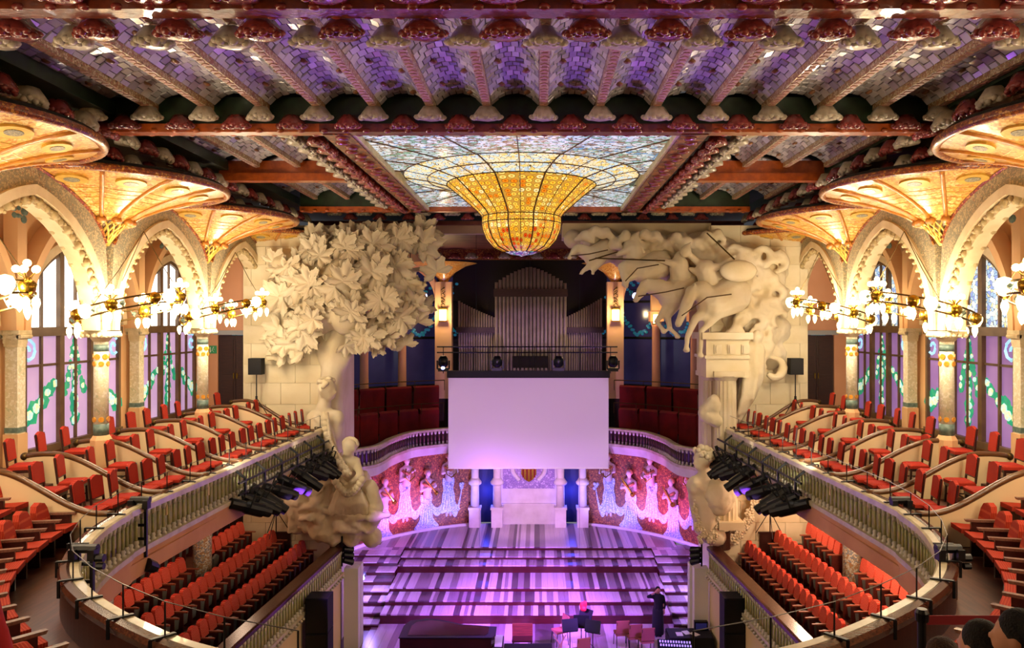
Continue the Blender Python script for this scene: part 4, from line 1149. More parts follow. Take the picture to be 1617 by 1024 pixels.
for s in (-1, 1):
    fl = thing('floor_gallery_%s' % SIDE[s], 'stepped floor under the folding seats of the lower %s gallery' % SIDE[s], 'floor', (s * 9, 20, -8.6), kind='structure')
    for r, (xf, df, xn, dn, zh) in enumerate(ROWS):
        sl = (xn - xf) / (dn - df)
        X = lambda y, o: -s * (xf + sl * (y - df) + o)
        z = zh - HEAD
        front = .62 if r else .92
        back = -.36 if r < 3 else -1.6
        add('gallery_step', slab([(X(12, front), 12), (X(27.5, front), 27.5), (X(27.5, back), 27.5), (X(12, back), 12)], z, .6), M['carpet'], fl, world=True)
        n = 0; y = df
        yend = 16.6
        d = Vector((1.0, -sl, 0)) * 1.0
        rz0 = math.atan2(-sl, 1) - PI / 2
        while y > yend:
            x = xf + sl * (y - df)
            skip = any(math.hypot(-s * x - XS[s], y - c) < .62 for c in COLY) or (y > 26.0 and r > 1)
            n += 1
            if not skip and n <= 24:
                rz = rz0 if s < 0 else -rz0
                place(gs, fl_gs, (-s * x, y, z), rz, 'red folding chair, %s from the stage, %s, lower %s gallery' % (ORD[n], ['front row', 'second row', 'third row', 'back row'][r], SIDE[s]))
            y -= .435
        e = thing('row_end_panel', 'dark wood end panel closing the %s of the lower %s gallery' % (['front row', 'second row', 'third row', 'back row'][r], SIDE[s]), 'panel', (-s * xf + 0, df + .4, z))
        add('panel', MB().bx(-.32, .3, -.03, .03, 0, .75).bx(-.36, .34, -.05, .05, .72, .77), M['darkwood'], e)
    # balustrade of the lower gallery and its wall
    LP = [Vector((-s * x, y, 0)) for x, y in ((-7.0, 12.5), (-6.62, 18.5), (-6.16, 25.7))]
    LP = [LP[0].lerp(LP[1], k / 8) for k in range(8)] + [LP[1].lerp(LP[2], k / 8) for k in range(9)]
    f = -s
    def pr(L_): return [(o * f, z) for o, z in L_] if f > 0 else [(o * f, z) for o, z in reversed(L_)]
    root = thing('gallery_balustrade', 'straight lower gallery balustrade with glass balusters on the %s' % SIDE[s], 'balustrade', (s * 6.5, 20, -8.6))
    pz = [Vector((p.x, p.y, -7.5)) for p in LP]
    add('handrail', MB().sweep(pz, pr([(.1, -.12), (.1, -.02), (.04, 0), (-.3, 0), (-.34, -.05), (-.32, -.12)])), M['rail_dark'], root, world=True)
    add('back_panel', MB().sweep(pz, pr([(-.1, -.95), (-.1, -.11), (-.2, -.11), (-.2, -.95)])), M['darkwood'], root, world=True)
    add('front_panel', MB().sweep(pz, pr([(-.06, -.9), (-.06, -.11), (-.1, -.11), (-.1, -.9)])), M['olive'], root, world=True)
    add('plinth', MB().sweep(pz, pr([(.12, -.95), (.12, -.86), (-.2, -.86), (-.2, -.95)])), M['coping'], root, world=True)
    add('fascia', MB().sweep(pz, pr([(.08, -1.12), (.08, -.95), (-.25, -.95), (-.25, -1.12)])), M['coping'], root, world=True)
    bead = MB().ball((0, 0, 0), (.05, .05, .045), 8, 5).mesh('bead', True); bead.materials.append(M['baluster_white'])
    for p, t in along(LP, .2, 3.5):
        add('baluster', bal_l, None, root, (p.x - s * .03, p.y, -8.36), world=True)
        add('bead', bead, None, root, (p.x - s * .13, p.y, -8.5), world=True)
    w_ = struct('wall_gallery_%s' % SIDE[s], MB().sweep([Vector((p.x, p.y, -8.6)) for p in LP], pr([(0, -2.4), (0, 0), (-.3, 0), (-.3, -2.4)])), M['cream'], 'cream wall under the lower %s gallery' % SIDE[s], 'wall')
    pil = thing('stage_pillar', 'white square pillar at the %s edge of the stage steps' % SIDE[s], 'pillar', (s * 5.85, 26.1, FLOOR))
    add('pillar_shaft', MB().bx(-.2, .28, -.4, -.05, 0, 2.75), M['white'], pil)
    add('pillar_side', MB().bx(-.28 if s > 0 else -.1, .1 if s > 0 else .28, .0, .35, 0, 2.75), M['white'], pil)
    lamp('gallery_light', 'POINT', (s * 9.0, 20.0, -4.95), 70 if s < 0 else 420, (1.0, .72, .5), .25)
    lamp('gallery_light', 'POINT', (s * 9.0, 24.6, -4.95), 55 if s < 0 else 300, (1.0, .72, .5), .25)

# ------------------------------------------------------------------ chandeliers
def make_chandelier(s):
    t = thing('ring_chandelier', 'x', 'chandelier', (0, 0, 0), group='ring chandeliers')
    tilt = math.radians(14) * (-1)
    Rm = Euler((0, tilt if s < 0 else -tilt, 0)).to_matrix()
    RR = 1.12
    def rp(a, r=RR, z=0): return Rm @ Vector((r * math.cos(a), r * math.sin(a), z))
    for z in (.09, -.12):
        add('ring', MB().tube([rp(2 * PI * k / 48, RR, z) for k in range(48)], .022, 6, True), M['iron'], t, smooth=True)
    orn = MB()
    for k in range(24):
        a = 2 * PI * (k + .5) / 24; orn.bar(rp(a, RR, -.11), rp(a + .05, RR, .08), .02, .012)
        if k % 2: 
            c = rp(a, RR + .02, -.01); orn.box(c, (.07, .07, .07), a, .78, .78)
    tag(add('ring_ornament', orn, M['bluegreen'], t), kind='stuff')
    up = Vector((0, 0, 1))
    for k in range(8):
        a = 2 * PI * k / 8 + .2
        c = rp(a)
        big = k % 2 == 0
        st = add('lamp_holder', MB().lathe([(.0, -.16), (.06, -.14), (.13, -.06), (.14, .04), (.1, .09), (.05, .12), (0, .13)], 12, c), M['gold'], t, smooth=True)
        if big:
            mb = MB()
            for q in range(5):
                an = 2 * PI * q / 5; mb.tube([c + up * .1, c + Vector((math.cos(an) * .13, math.sin(an) * .13, .22))], .012, 5)
            add('stem', mb, M['gold'], st)
            for q in range(5):
                an = 2 * PI * q / 5
                add('bulb', bulb_round, None, st, c + Vector((math.cos(an) * .15, math.sin(an) * .15, .28)))
            add('bulb', bulb_round, None, st, c + up * .38)
            for q in range(3):
                an = 2 * PI * q / 3 + a
                add('bulb', bulb_long, None, st, c + Vector((math.cos(an) * .13, math.sin(an) * .13, -.27)))
        else:
            add('bulb', bulb_long, None, st, c + up * -.28)
        if k % 4 == 1 or k % 4 == 3:
            g = rp(a + .3, RR + .05, 0)
            add('globe_lamp', globe_me, None, t, g + up * .0)
    hook = Vector((s * -.35, 0, 1.75))
    for k in range(3):
        a = 2 * PI * k / 3 + .4
        add('chain', MB().tube([rp(a, RR, .1), rp(a, RR, .1).lerp(hook, .5) + up * -.06, hook], .010, 5), M['iron'], t)
    return t
bulb_round = MB().ball((0, 0, 0), .062, 10, 6).mesh('bulb', True); bulb_round.materials.append(M['bulb'])
bulb_long = MB().lathe([(0, -.15), (.03, -.11), (.062, -.01), (.055, .06), (.03, .1), (0, .11)], 10).mesh('bulb_long', True); bulb_long.materials.append(M['bulb'])
globe_me = MB().lathe([(0, -.17), (.08, -.14), (.135, -.03), (.14, .05), (.1, .13), (.0, .16)], 12).mesh('globe', True); globe_me.materials.append(M['globe'])
CHP = 235
for s in (-1, 1):
    pr_ = None
    for i, y in enumerate((17.5, 22.8, 12.2, 6.9, 1.6)):
        lab = 'glowing ring chandelier around the %s arcade column on the %s' % (['middle', 'last', 'nearest', 'rear', 'hindmost'][i], SIDE[s])
        loc = (XS[s] - s * .62, y, .3)
        if pr_ is None:
            pr_ = make_chandelier(s); pr_.location = loc; pr_['label'] = lab
        else: copy_tree(pr_, loc, 0, lab)
        for dx, dy in ((-.95, -.3), (-.1, -1.0), (-.1, .98)):
            lamp('chandelier_glow', 'POINT', (XS[s] - s * .62 + s * dx, y + dy, .35 - (dx + .3) * .2), CHP, WARM, .22)

# ------------------------------------------------------------------ stage: tiers of striped planks and curved back wall
AC = Vector((0, 28.6, 0)); AR = 8.5
M['plank'] = [wood('plank_light', '#cabcb6', '#bcaca6', .3, 2, (6, 1, 1), .08), wood('plank_mid', '#8f7c7c', '#82706e', .3, 2, (6, 1, 1), .1),
              wood('plank_dark', '#574446', '#4c3a3e', .3, 2, (6, 1, 1), .1)]
M['riser'] = wood('riser_mahogany', '#35100e', '#451612', .3)
TSTEP = [(27.95, -10.62), (28.8, -10.44), (29.76, -10.28), (31.5, -9.97), (32.25, -9.84), (33.1, -9.69)]
stage = thing('stage', 'wide stepped wooden stage with striped plank tiers and dark red risers', 'stage', (0, 30, FLOOR))
plank_unit = {}
for i in range(3):
    me = MB().bx(-.5, .5, -.5, .5, -.5, .5).mesh('plank'); me.materials.append(M['plank'][i]); plank_unit[i] = me
def halfw(y):
    d = AR ** 2 - (y - AC.y) ** 2
    return min(7.4, math.sqrt(max(0, d)))
RS = random.Random(5)
for i, (y, z) in enumerate(TSTEP):
    y1 = TSTEP[i + 1][0] if i < 5 else 37.0
    hw = min(5.3, halfw(y)) if i < 5 else 6.4
    zb = FLOOR if i == 0 else TSTEP[i - 1][1] - .2
    add('riser', MB().bx(-hw, hw, y - .02, y + .06, zb, z - .02), M['riser'], stage, world=True)
    x = -hw; joined_p = [MB(), MB(), MB()]
    while x < hw - .02:
        wd = min(RS.choice((.09, .12, .15, .19, .24)), hw - x)
        ym = y1 + .05
        if i == 5:
            ym = AC.y + math.sqrt(max(0, AR ** 2 - min(max(abs(x), abs(x + wd)), AR) ** 2)) + .1
            if ym < y + .1: x += wd; continue
        k = RS.choices((0, 1, 2), (.5, .28, .22))[0]
        if i in (3, 4):
            joined_p[k].bx(x + .003, x + wd - .003, y - .03, ym, z - .05, z); x += wd; continue
        o = add('plank', plank_unit[k], None, stage, (x + wd / 2, (y - .03 + ym) / 2, z - .025), world=True)
        o.scale = (wd - .006, ym - y + .03, .05)
        x += wd
    for k in range(3):
        if joined_p[k].v: tag(add('narrow_planks', joined_p[k], M['plank'][k], stage, world=True), kind='stuff')
# finer steps at both sides; narrow rear planks of tiers four and five are joined per wood tone
for s in (-1, 1):
    st = thing('side_stairs', 'narrow wooden steps climbing the %s side of the stage' % SIDE[s], 'stairs', (s * 5.9, 29, FLOOR))
    n = 9
    for k in range(n):
        y = 27.6 + k * .64; z = FLOOR + .17 * (k + 1) - .02
        if z > -9.69: z = -9.69 - .01 * (n - k)
        xo = min(7.3, halfw(y + .3)); xo = 6.75 if k < 2 else xo
        add('riser', MB().bx(*sorted((s * 5.3, s * xo)), y, y + .06, FLOOR, z - .03), M['riser'], st, world=True)
        x = 5.3
        while x < xo - .05:
            wd = min(RS.choice((.2, .28, .36)), xo - x)
            o = add('plank', plank_unit[RS.choices((0, 1, 2), (.5, .3, .2))[0]], None, st, (s * (x + wd / 2), y + .33, z - .02), world=True)
            o.scale = (wd - .006, .7, .045)
            x += wd
# stage floor in front
sf = thing('floor_stage', 'lilac lit plank floor in front of the stage tiers', 'floor', (0, 26, FLOOR), kind='structure')
x = -5.55
while x < 5.55:
    wd = RS.choice((.24, .3, .36))
    o = add('plank', plank_unit[RS.choices((0, 1, 2), (.45, .35, .2))[0]], None, sf, (x + wd / 2, 26.4, FLOOR + .012), world=True); o.scale = (wd - .008, 4.0, .02)
    x += wd
# apse wall
M['apse_mosaic'] = mosaic('apse_mosaic', ['#94522a', '#a86432', '#7a4024', '#c07c3c', '#86482e', '#9c5c30'], 16, .4, '#4a2018', .06, .3, .4)
M['skirt'] = mosaic('skirt_mosaic', ['#b8c4dc', '#8fa4cc', '#d4dcea', '#6f86bc', '#c4b4dc', '#9fb8c8'], 20, .4, '#e4e6ee', .07, .2, .2, 3)
M['ribbon'] = mosaic('ribbon_mosaic', ['#9fb0d4', '#c4cce4', '#8496c8', '#b4a8d0'], 12, .4, '#e8e8f0', .05, .2, .2)
M['muse'] = mat('muse_ceramic', '#d9c6b8', .55, 0, '#cbb4a6', 3)
M['shawl'] = mat('muse_shawl', '#b87a4a', .6, 0, '#a86a3c', 3)
def apt(a, z, r=AR):   # angle from the axis, left negative
    return Vector((AC.x + r * math.sin(a), AC.y + r * math.cos(a), z))
apse = thing('wall_stage', 'curved red mosaic back wall of the stage', 'wall', (0, 37, -9.7), kind='structure')
for s in (-1, 1):
    A = [apt(s * math.radians(18.5 + (96 - 18.5) * k / 30), -9.75) for k in range(31)]
    B = [apt(s * math.radians(18.5 + (96 - 18.5) * k / 30), -6.0) for k in range(31)]
    add('mosaic_field', MB().strip(A, B), M['apse_mosaic'], apse, world=True, smooth=True)
    add('plinth', MB().tube([apt(s * math.radians(18.5 + 74 * k / 30), -9.66, AR - .05) for k in range(31)], .1, 6), M['white'], apse, world=True)
add('niche_back', MB().bx(-2.9, 2.9, 37.4, 37.6, -9.75, -5.7), mat('blue_black_doorway', '#1c1f4a', .6), apse, world=True)
# muses: ceramic bust out of the wall, mosaic skirt in it
def muse(s, i, ang, z):
    c = apt(s * ang, z); nrm = (Vector((AC.x, AC.y, z)) - c).normalized(); tan = Vector((nrm.y, -nrm.x, 0))
    up = Vector((0, 0, 1))
    root = thing('muse_figure', 'ceramic musician with mosaic skirt on the %s stage wall, %s' % (SIDE[s], ['nearest the niche', 'second from the niche', 'middle one', 'second from the pier', 'beside the pier'][i]), 'relief figure', c, group='muse figures')
    def q(u, d, v): return tan * u + nrm * d + up * v
    mb = MB()
    mb.chain([q(0, .1, .0), q(0, .18, .35), q(0, .16, .62)], [.2, .2, .21]); mb.tapered(q(-.2, .15, .62), q(.2, .15, .62), .12, .12)
    mb.tapered(q(0, .17, .7), q(0, .2, .85), .08, .08)
    mb.ball(q(0, .22, 1.0), (.14, .14, .17), 10, 8)
    ha = RS.uniform(-.1, .25)
    mb.chain([q(-.27, .15, .6), q(-.36, .28, .3 + ha), q(-.12, .42, .25 + ha)], [.1, .08, .06])
    mb.chain([q(.27, .15, .6), q(.38, .28, .28 - ha * .5), q(.1, .42, .4 - ha * .3)], [.1, .08, .06])
    add('figure', organic(mb, .05, 2), M['muse'], root)
    mb = MB()
    for k in range(8):
        an = PI * k / 7; mb.ball(q(.14 * math.cos(an), .2, 1.03 + .12 * math.sin(an)), .065, 6, 4)
    mb.ball(q(0, .12, 1.05), (.15, .15, .15), 8, 5)
    add('hair', mb, M['shawl'], root, smooth=True)
    inst = MB()
    if i % 2: inst.tube([q(-.3, .48, .1), q(.25, .48, .8)], [.05, .03], 8); inst.ball(q(-.3, .46, .1), .12, 8, 5)
    else:
        inst.tube([q(-.2, .47, .7), q(-.26, .47, .3), q(0, .47, .1), q(.26, .47, .3), q(.2, .47, .7)], .03, 6)
        for k in (-1, 0, 1): inst.tube([q(k * .08, .47, .14), q(k * .08, .47, .62)], .008, 4)
    add('instrument', inst, M['gold'], root)
    add('shawl', MB().tube([q(-.28, .3, .6), q(-.15, .36, .5), q(0, .38, .42), q(.15, .36, .5), q(.28, .3, .6)], .07, 7), M['shawl'], root, smooth=True)
    w0, w1 = .27, RS.uniform(.48, .62); h = 1.5
    prof = []
    for k in range(13):
        f = k / 12; wd = w0 + (w1 - w0) * max(0, (f - .45) / .55) ** 2 + .03 * math.sin(f * 14)
        prof.append((wd, -f * h))
    L_ = [(u, v) for u, v in prof]; hem = [(w1 * math.cos(PI * k / 10), -h - .12 * math.sin(PI * k / 10) - .05 * (k % 2)) for k in range(1, 10)]
    poly = L_ + hem + [(-u, v) for u, v in reversed(L_)]
    def skirt(u, v, t): return tan * u + nrm * (t + u * u / (2 * AR)) + up * v
    add('mosaic_skirt', MB().prism(poly, skirt, .0, .05), M['skirt'], root)
    mb = MB()
    for k in range(-2, 3): mb.tube([skirt(k * .07, -.05, .06), skirt(k * .09, -.7, .06), skirt(k * .17, -h, .06)], .018, 4)
    add('skirt_folds', mb, M['ribbon'], root)
    add('feet', MB().ball(skirt(-.1, -h - .2, .05), (.07, .07, .12), 6, 4).ball(skirt(.1, -h - .2, .05), (.07, .07, .12), 6, 4), M['muse'], root, smooth=True)
for s in (-1, 1):
    angs = [26.5, 34, 41.5, 49.5, 58]
    zs = [-7.35, -8.0, -7.3, -8.1, -7.2]
    for i, (a, z) in enumerate(zip(angs, zs)): muse(s, i, math.radians(a), z)
    aa = [22] + angs
    for i in range(5):
        a0, a1 = math.radians(aa[i]), math.radians(aa[i + 1])
        top = -7.75 if i else -7.9
        g = thing('mosaic_garland', 'pale blue mosaic garland, %s from the niche on the %s stage wall' % (ORD[i + 1], SIDE[s]), 'mosaic ornament', apt(s * (a0 + a1) / 2, -9), group='mosaic garlands')
        I, O = [], []
        for k in range(17):
            f = k / 16; a = s * (a0 + (a1 - a0) * f); dz = -1.05 * (1 - (2 * f - 1) ** 2)
            I.append(apt(a, top + dz + .12, AR - .03)); O.append(apt(a, top + dz * 1.12 - .16, AR - .03))
        mb = MB().strip(I, O)
        mb.strip([p + (Vector((AC.x, AC.y, p.z)) - p).normalized() * -.04 for p in O], [p for p in O])
        add('garland_band', mb, M['ribbon'], g, world=True)
        mb = MB()
        for p in (I[0], I[-1]):
            for k in range(6): mb.ball(p + Vector((RS.uniform(-.12, .12), -.03, RS.uniform(-.12, .12))), .09, 6, 4)
        tag(add('garland_flowers', mb, M['skirt'], g, world=True, smooth=True), kind='stuff')
# niche columns and shield panel
M['nichestone'] = mat('niche_stone', '#e0d6cc', .6, 0, '#d2c6ba', 2)
for k, px in enumerate((750, 785, 885, 920)):
    x = P(px, 800, 36.4).x
    c = thing('niche_column', 'pale column of the stage niche, %s from the left' % ORD[k + 1], 'column', (x, 36.4, -9.8), group='niche columns')
    add('column_base', MB().bx(-.26, .26, -.26, .26, 0, 1.0).bx(-.3, .3, -.3, .3, .95, 1.05), M['nichestone'], c)
    add('column_shaft', MB().lathe([(.2, 1.05), (.19, 2.1), (.2, 2.2), (.18, 2.3), (.18, 4.1)], 14), M['nichestone'], c, smooth=True)
    add('column_ring', MB().lathe([(.2, 2.05), (.3, 2.12), (.32, 2.22), (.24, 2.32), (.2, 2.4)], 14), M['nichestone'], c, smooth=True)
sp = thing('shield_panel', 'pale carved panel with striped shield at the centre of the stage wall', 'relief panel', (0, 36.9, -9.75))
x0, x1 = P(791, 800, 36.9).x, P(879, 800, 36.9).x; xm = (x0 + x1) / 2
add('panel_wall', MB().bx(x0, x1, 0, .3, 0, 4.0), M['nichestone'], sp)
add('panel_dado', MB().bx(x0, x1, -.12, 0, 0, .95).bx(x0, x1, -.16, 0, .95, 1.05), M['nichestone'], sp)
add('carved_field', MB().bx(x0 + .1, x1 - .1, -.05, 0, 1.75, 3.4), mosaic('carved_lilac', ['#b49ac0', '#9a82b0', '#c4aecc', '#a890b8'], 9, .6, '#8a72a0', .08, .1, .6), sp)
sh = [(-.36, 3.0), (.36, 3.0), (.36, 2.45), (.2, 2.2), (0, 2.08), (-.2, 2.2), (-.36, 2.45)]
shd = add('shield', MB().prism(sh, lambda u, v, t: (xm + u, t, v), -.14, -.05), M['gold'], sp)
mb = MB()
for k in range(4): mb.bx(xm - .30 + k * .18, xm - .23 + k * .18, -.17, -.13, 2.3 if k in (0, 3) else 2.18, 2.98)
add('stripes', mb, M['cloth_red'], shd)
mb = MB()
for k in range(14):
    a = PI * k / 13
    for q in (-1, 1): mb.ball((xm + q * (.5 + .28 * math.sin(a)), -.1, 2.2 + .95 * k / 13), (.13, .07, .1), 6, 4)
mb.ball((xm, -.12, 3.12), (.3, .12, .14), 10, 6)
add('shield_mantling', mb, M['nichestone'], sp, smooth=True)

# gallery over the stage: slab, balustrade, cloth covered seats
SB = [(-6.95, 29.8), (-6.6, 30.4), (-6.15, 31.0), (-5.98, 32.0), (-5.88, 33.1), (-5.38, 34.9), (-4.6, 35.7), (-3.7, 36.3), (-2.0, 36.9), (0, 37.1)]
M['dark_baluster'] = mat('dark_glass_baluster', '#6b4a3a', .15, 0, '#5a3c34', 5, coat=.5)
bal_s = baluster_mesh(.62, M['dark_baluster'])
sg = thing('stage_gallery', 'curved gallery over the stage with pale handrail and dark balusters', 'gallery', (0, 37, -6.1))
full = catmull([(x, y, 0) for x, y in SB] + [(-x, y, 0) for x, y in reversed(SB[:-1])], 5)
pz = [Vector((p.x, p.y, -5.0)) for p in full]
add('handrail', MB().sweep(pz, [(.1, -.12), (.1, -.03), (.05, 0), (-.12, 0), (-.16, -.04), (-.14, -.12)]), M['coping'], sg, world=True)
add('plinth', MB().sweep(pz, [(.12, -.86), (.12, -.74), (-.16, -.74), (-.16, -.86)]), M['coping'], sg, world=True)
add('fascia', MB().sweep(pz, [(.06, -1.2), (.06, -.86), (-.6, -.86), (-.6, -1.2)]), M['nichestone'], sg, world=True)
add('soffit', slab([(p.x, p.y) for p in full] + [(9.5, 31), (8.6, 38), (0, 41.5), (-8.6, 38), (-9.5, 31)], -5.95, .1), M['nichestone'], sg, world=True)
add('gallery_floor', slab([(p.x, p.y) for p in full] + [(12.5, 30), (10.6, 38), (0, 42), (-10.6, 38), (-12.5, 30)], -5.8, .1), M['carpet'], sg, world=True)
for p, t in along(full, .2, .1): add('baluster', bal_s, None, sg, (p.x, p.y, -5.74), world=True)
add('back_board', MB().sweep(pz, [(-.1, -.75), (-.1, -.1), (-.13, -.1), (-.13, -.75)]), M['darkwood'], sg, world=True)
for s in (-1, 1):
    for row, (rr, zt, zb, a0, a1) in enumerate(((9.4, -4.15, -5.8, 27, 72), (11.0, -3.2, -5.4, 24, 76))):
        root = thing('covered_seats', 'bank of stage gallery seats under crimson cloth on the %s, %s' % (SIDE[s], ['front row', 'back row'][row]), 'seats', apt(s * math.radians(48), zb, rr))
        nseg = 7
        for k in range(nseg):
            b0 = math.radians(a0 + (a1 - a0) * k / nseg + .25); b1 = math.radians(a0 + (a1 - a0) * (k + 1) / nseg - .25)
            A = []; 
            mb = MB()
            rows = []
            for v, (dr, z) in enumerate(((0, zb), (.04, zb + (zt - zb) * .5), (0.0, zt - .08), (.1, zt), (.35, zt - .02), (.5, zt - .3))):
                rows.append([apt(s * (b0 + (b1 - b0) * q / 5), z, rr + dr + .03 * math.sin(q * 2.3 + k)) for q in range(6)])
            for r0, r1 in zip(rows, rows[1:]): mb.strip(r0, r1)
            add('cloth_cover', mb, M['cloth_red'], root, world=True, smooth=True)
        mb = MB()
        ring = [apt(s * math.radians(a0 - 1 + (a1 - a0 + 2) * k / 20), zt + .25, rr - .1) for k in range(21)]
        rl = thing('gallery_rail', 'thin metal rail in front of the %s of crimson covered seats on the %s' % (['front bank', 'back bank'][row], SIDE[s]), 'railing', ring[0])
        add('rail', MB().tube(ring, .022, 6), M['iron'], rl, world=True)
        for k in range(0, 21, 3): add('post', MB().tube([ring[k], ring[k] - Vector((0, 0, .5))], .016, 5), M['iron'], rl, world=True)
    # upper apse: columns and dark blue windows
    for k, (px, D) in enumerate(((575, 37.6), (635, 39.0)) if s < 0 else ((1036, 39.0), (1097, 37.6))):
        b = P(px, 645, D)
        c = thing('apse_column', 'plain column of the stage gallery on the %s, %s the organ' % (SIDE[s], 'nearest' if (k == 1) == (s < 0) else 'farther from'), 'column', (b.x, D, -4.5))
        add('column_shaft', MB().lathe([(.3, 0), (.3, .3), (.22, .4), (.2, 4.2), (.3, 4.5)], 14), M['salmon'], c, smooth=True)
        add('column_block', MB().bx(-.34, .34, -.34, .34, 4.5, 5.0), M['salmon'], c)
        add('arch_pier', MB().bx(-.25, .25, -.25, .25, 5.0, 7.2), M['peach'], c)
M['night_glass'] = mat('dark_blue_glass', '#38345e', .15, 0, '#2c2850', .7, emit=.22)
M['night_leaf'] = mat('turquoise_leaf_glass', '#2a9a9a', .2, 0, '#3a80b8', 8, emit=.2)
for s in (-1, 1):
    root = thing('window_%d' % (7 if s < 0 else 8), 'dark blue stained glass windows with turquoise garland behind the %s stage gallery' % SIDE[s], 'window', apt(s * math.radians(40), -3.2, 13), kind='structure')
    edges = [12.5 + 9.2 * k for k in range(8)]
    for k in range(7):
        a0, a1 = math.radians(edges[k]), math.radians(edges[k + 1])
        for z0, z1 in ((-3.3, -.9), (-.82, 1.0), (1.06, 2.6)):
            V = [apt(s * a0, z0, 13), apt(s * a1, z0, 13), apt(s * a1, z1, 13), apt(s * a0, z1, 13)]
            add('glass_pane', MB().add(V, [(0, 1, 2, 3)]), M['night_glass'], root, world=True)
        add('mullion', MB().tube([apt(s * a0, -3.4, 12.95), apt(s * a0, 2.7, 12.95)], .09, 6), M['darkpaint'], root, world=True)
    for z in (-3.35, -.86, 1.03, 2.65):
        add('transom', MB().tube([apt(s * math.radians(12.5 + 64.4 * k / 16), z, 12.95) for k in range(17)], .07, 6), M['darkpaint'], root, world=True)
    mb = MB()
    for k in range(7):
        for q in range(30):
            f = q / 29; a = math.radians(edges[k] + 9.2 * f); z = .85 - 1.5 * (1 - (2 * f - 1) ** 2) + RS.uniform(-.12, .12)
            p = apt(s * a, z, 12.9); mb.ball(p, (.09, .03, .08), 6, 4)
        for q in range(8):
            mb.ball(apt(s * math.radians(edges[k] + RS.uniform(1, 8)), RS.uniform(1.15, 2.1), 12.9), (.1, .03, .08), 6, 4)
    tag(add('garland_leaves', mb, M['night_leaf'], root, world=True), kind='stuff')
    # drum wall under and above
    wl = thing('wall_apse_%s' % SIDE[s], 'dark curved wall around the stage gallery windows on the %s' % SIDE[s], 'wall', apt(s * math.radians(50), -5.8, 13.1), kind='structure')
    for z0, z1 in ((-6, -3.35), (2.65, 4.2)):
        add('wall_band', MB().strip([apt(s * math.radians(10 + 85 * k / 24), z0, 13.1) for k in range(25)], [apt(s * math.radians(10 + 85 * k / 24), z1, 13.1) for k in range(25)]), M['peach'] if z0 > 0 else M['darkwood'], wl, world=True)
    # arch with gold fan next to the organ
    ar = thing('apse_arch', 'peach pointed arch with gold pendentive beside the organ on the %s' % SIDE[s], 'arch', (s * 4.35, 39.2, -.1))
    add('pier', MB().bx(-.42, .42, -.3, .3, -3.8, 2.1), M['peach'], ar)
    pts = pointed(0, 3.0, 1.2, 2.9)
    mb = MB()
    A = [(s * (.45 + y), -.25, z) for y, z in pts]; B = [(s * (.45 + y), -.25, z) for y, z in offset_arch(pts, .3)]
    C_ = [(x, .25, z) for x, y, z in A]; D_ = [(x, .25, z) for x, y, z in B]
    mb.strip(A, B); mb.strip(A, C_); mb.strip(C_, D_)
    add('arch_ring', mb, M['peach'], ar, recalc=True)
    mb = MB()
    add('pendentive', MB().lathe([(.12, 1.9), (.25, 2.2), (.6, 2.6), (1.1, 2.9), (1.7, 3.05)], 14, (0, 0, 0), -PI, 0), M['fan_gold'], ar, smooth=True)
    sc = thing('wall_sconce', 'glowing square wall lamp on the pier beside the organ on the %s' % SIDE[s], 'lamp', (s * 4.35, 38.8, .05))
    add('shade', MB().bx(-.17, .17, -.12, .08, 0, .55), M['sconce'], sc)
    add('bracket', MB().bx(-.2, .2, -.14, .1, -.06, 0).bx(-.2, .2, -.14, .1, .55, .6), M['gold'], sc)
    orn = MB()
    for k in range(6): orn.tube([(.1 * math.cos(q * .9 + k), -.02, .75 + k * .17 + .09 * math.sin(q * .9)) for q in range(6)], .022, 5)
    add('metal_scroll', orn, M['iron'], sc)
    lamp('sconce_light', 'POINT', (s * 4.35, 38.4, .4), 130, (1, .72, .38), .15)
    x2 = P(640 if s < 0 else 1034, 505, 39.0).x
    sc2 = thing('wall_sconce', 'small glowing lamp in front of the %s stage windows' % SIDE[s], 'lamp', (x2, 38.5, -.1))
    add('shade', MB().bx(-.14, .14, -.1, .1, 0, .45), M['sconce'], sc2); add('bracket', MB().bx(-.18, .18, -.12, .12, -.06, 0), M['gold'], sc2)
    lamp('sconce_light', 'POINT', (x2, 38.2, .3), 25, (1, .72, .38), .15)
    px = 670 if s < 0 else 1003
    b = P(px, 468, 36)
    l = thing('blue_spotlight', 'small stage spotlight shining blue high in front of the %s stage windows' % SIDE[s], 'spotlight', b)
    add('lens', MB().ball((0, -.18, 0), (.16, .05, .16), 12, 6), M['spotlens'], l, smooth=True)
    add('housing', MB().tube([(0, -.16, 0), (0, .2, .05)], .15, 10), M['can'], l); add('yoke', MB().bar((-.19, 0, -.02), (-.19, 0, .3), .03).bar((.19, 0, -.02), (.19, 0, .3), .03).bar((-.19, 0, .3), (.19, 0, .3), .03), M['dark'], l)
    b2 = P(600, 470, 36) if s < 0 else P(1080, 470, 36)
    tr = thing('lighting_pole', 'dark horizontal lighting pipe in front of the %s stage windows' % SIDE[s], 'pipe', (b2.x, 36.1, b.z + .35))
    add('pipe', MB().tube([(-2.2, 0, 0), (2.0, 0, 0)], .04, 8), M['dark'], tr)
    add('drop', MB().tube([(-1.4, 0, 0), (-1.4, 0, 2.4)], .02, 6).tube([(1.4, 0, 0), (1.4, 0, 2.4)], .02, 6), M['dark'], tr)

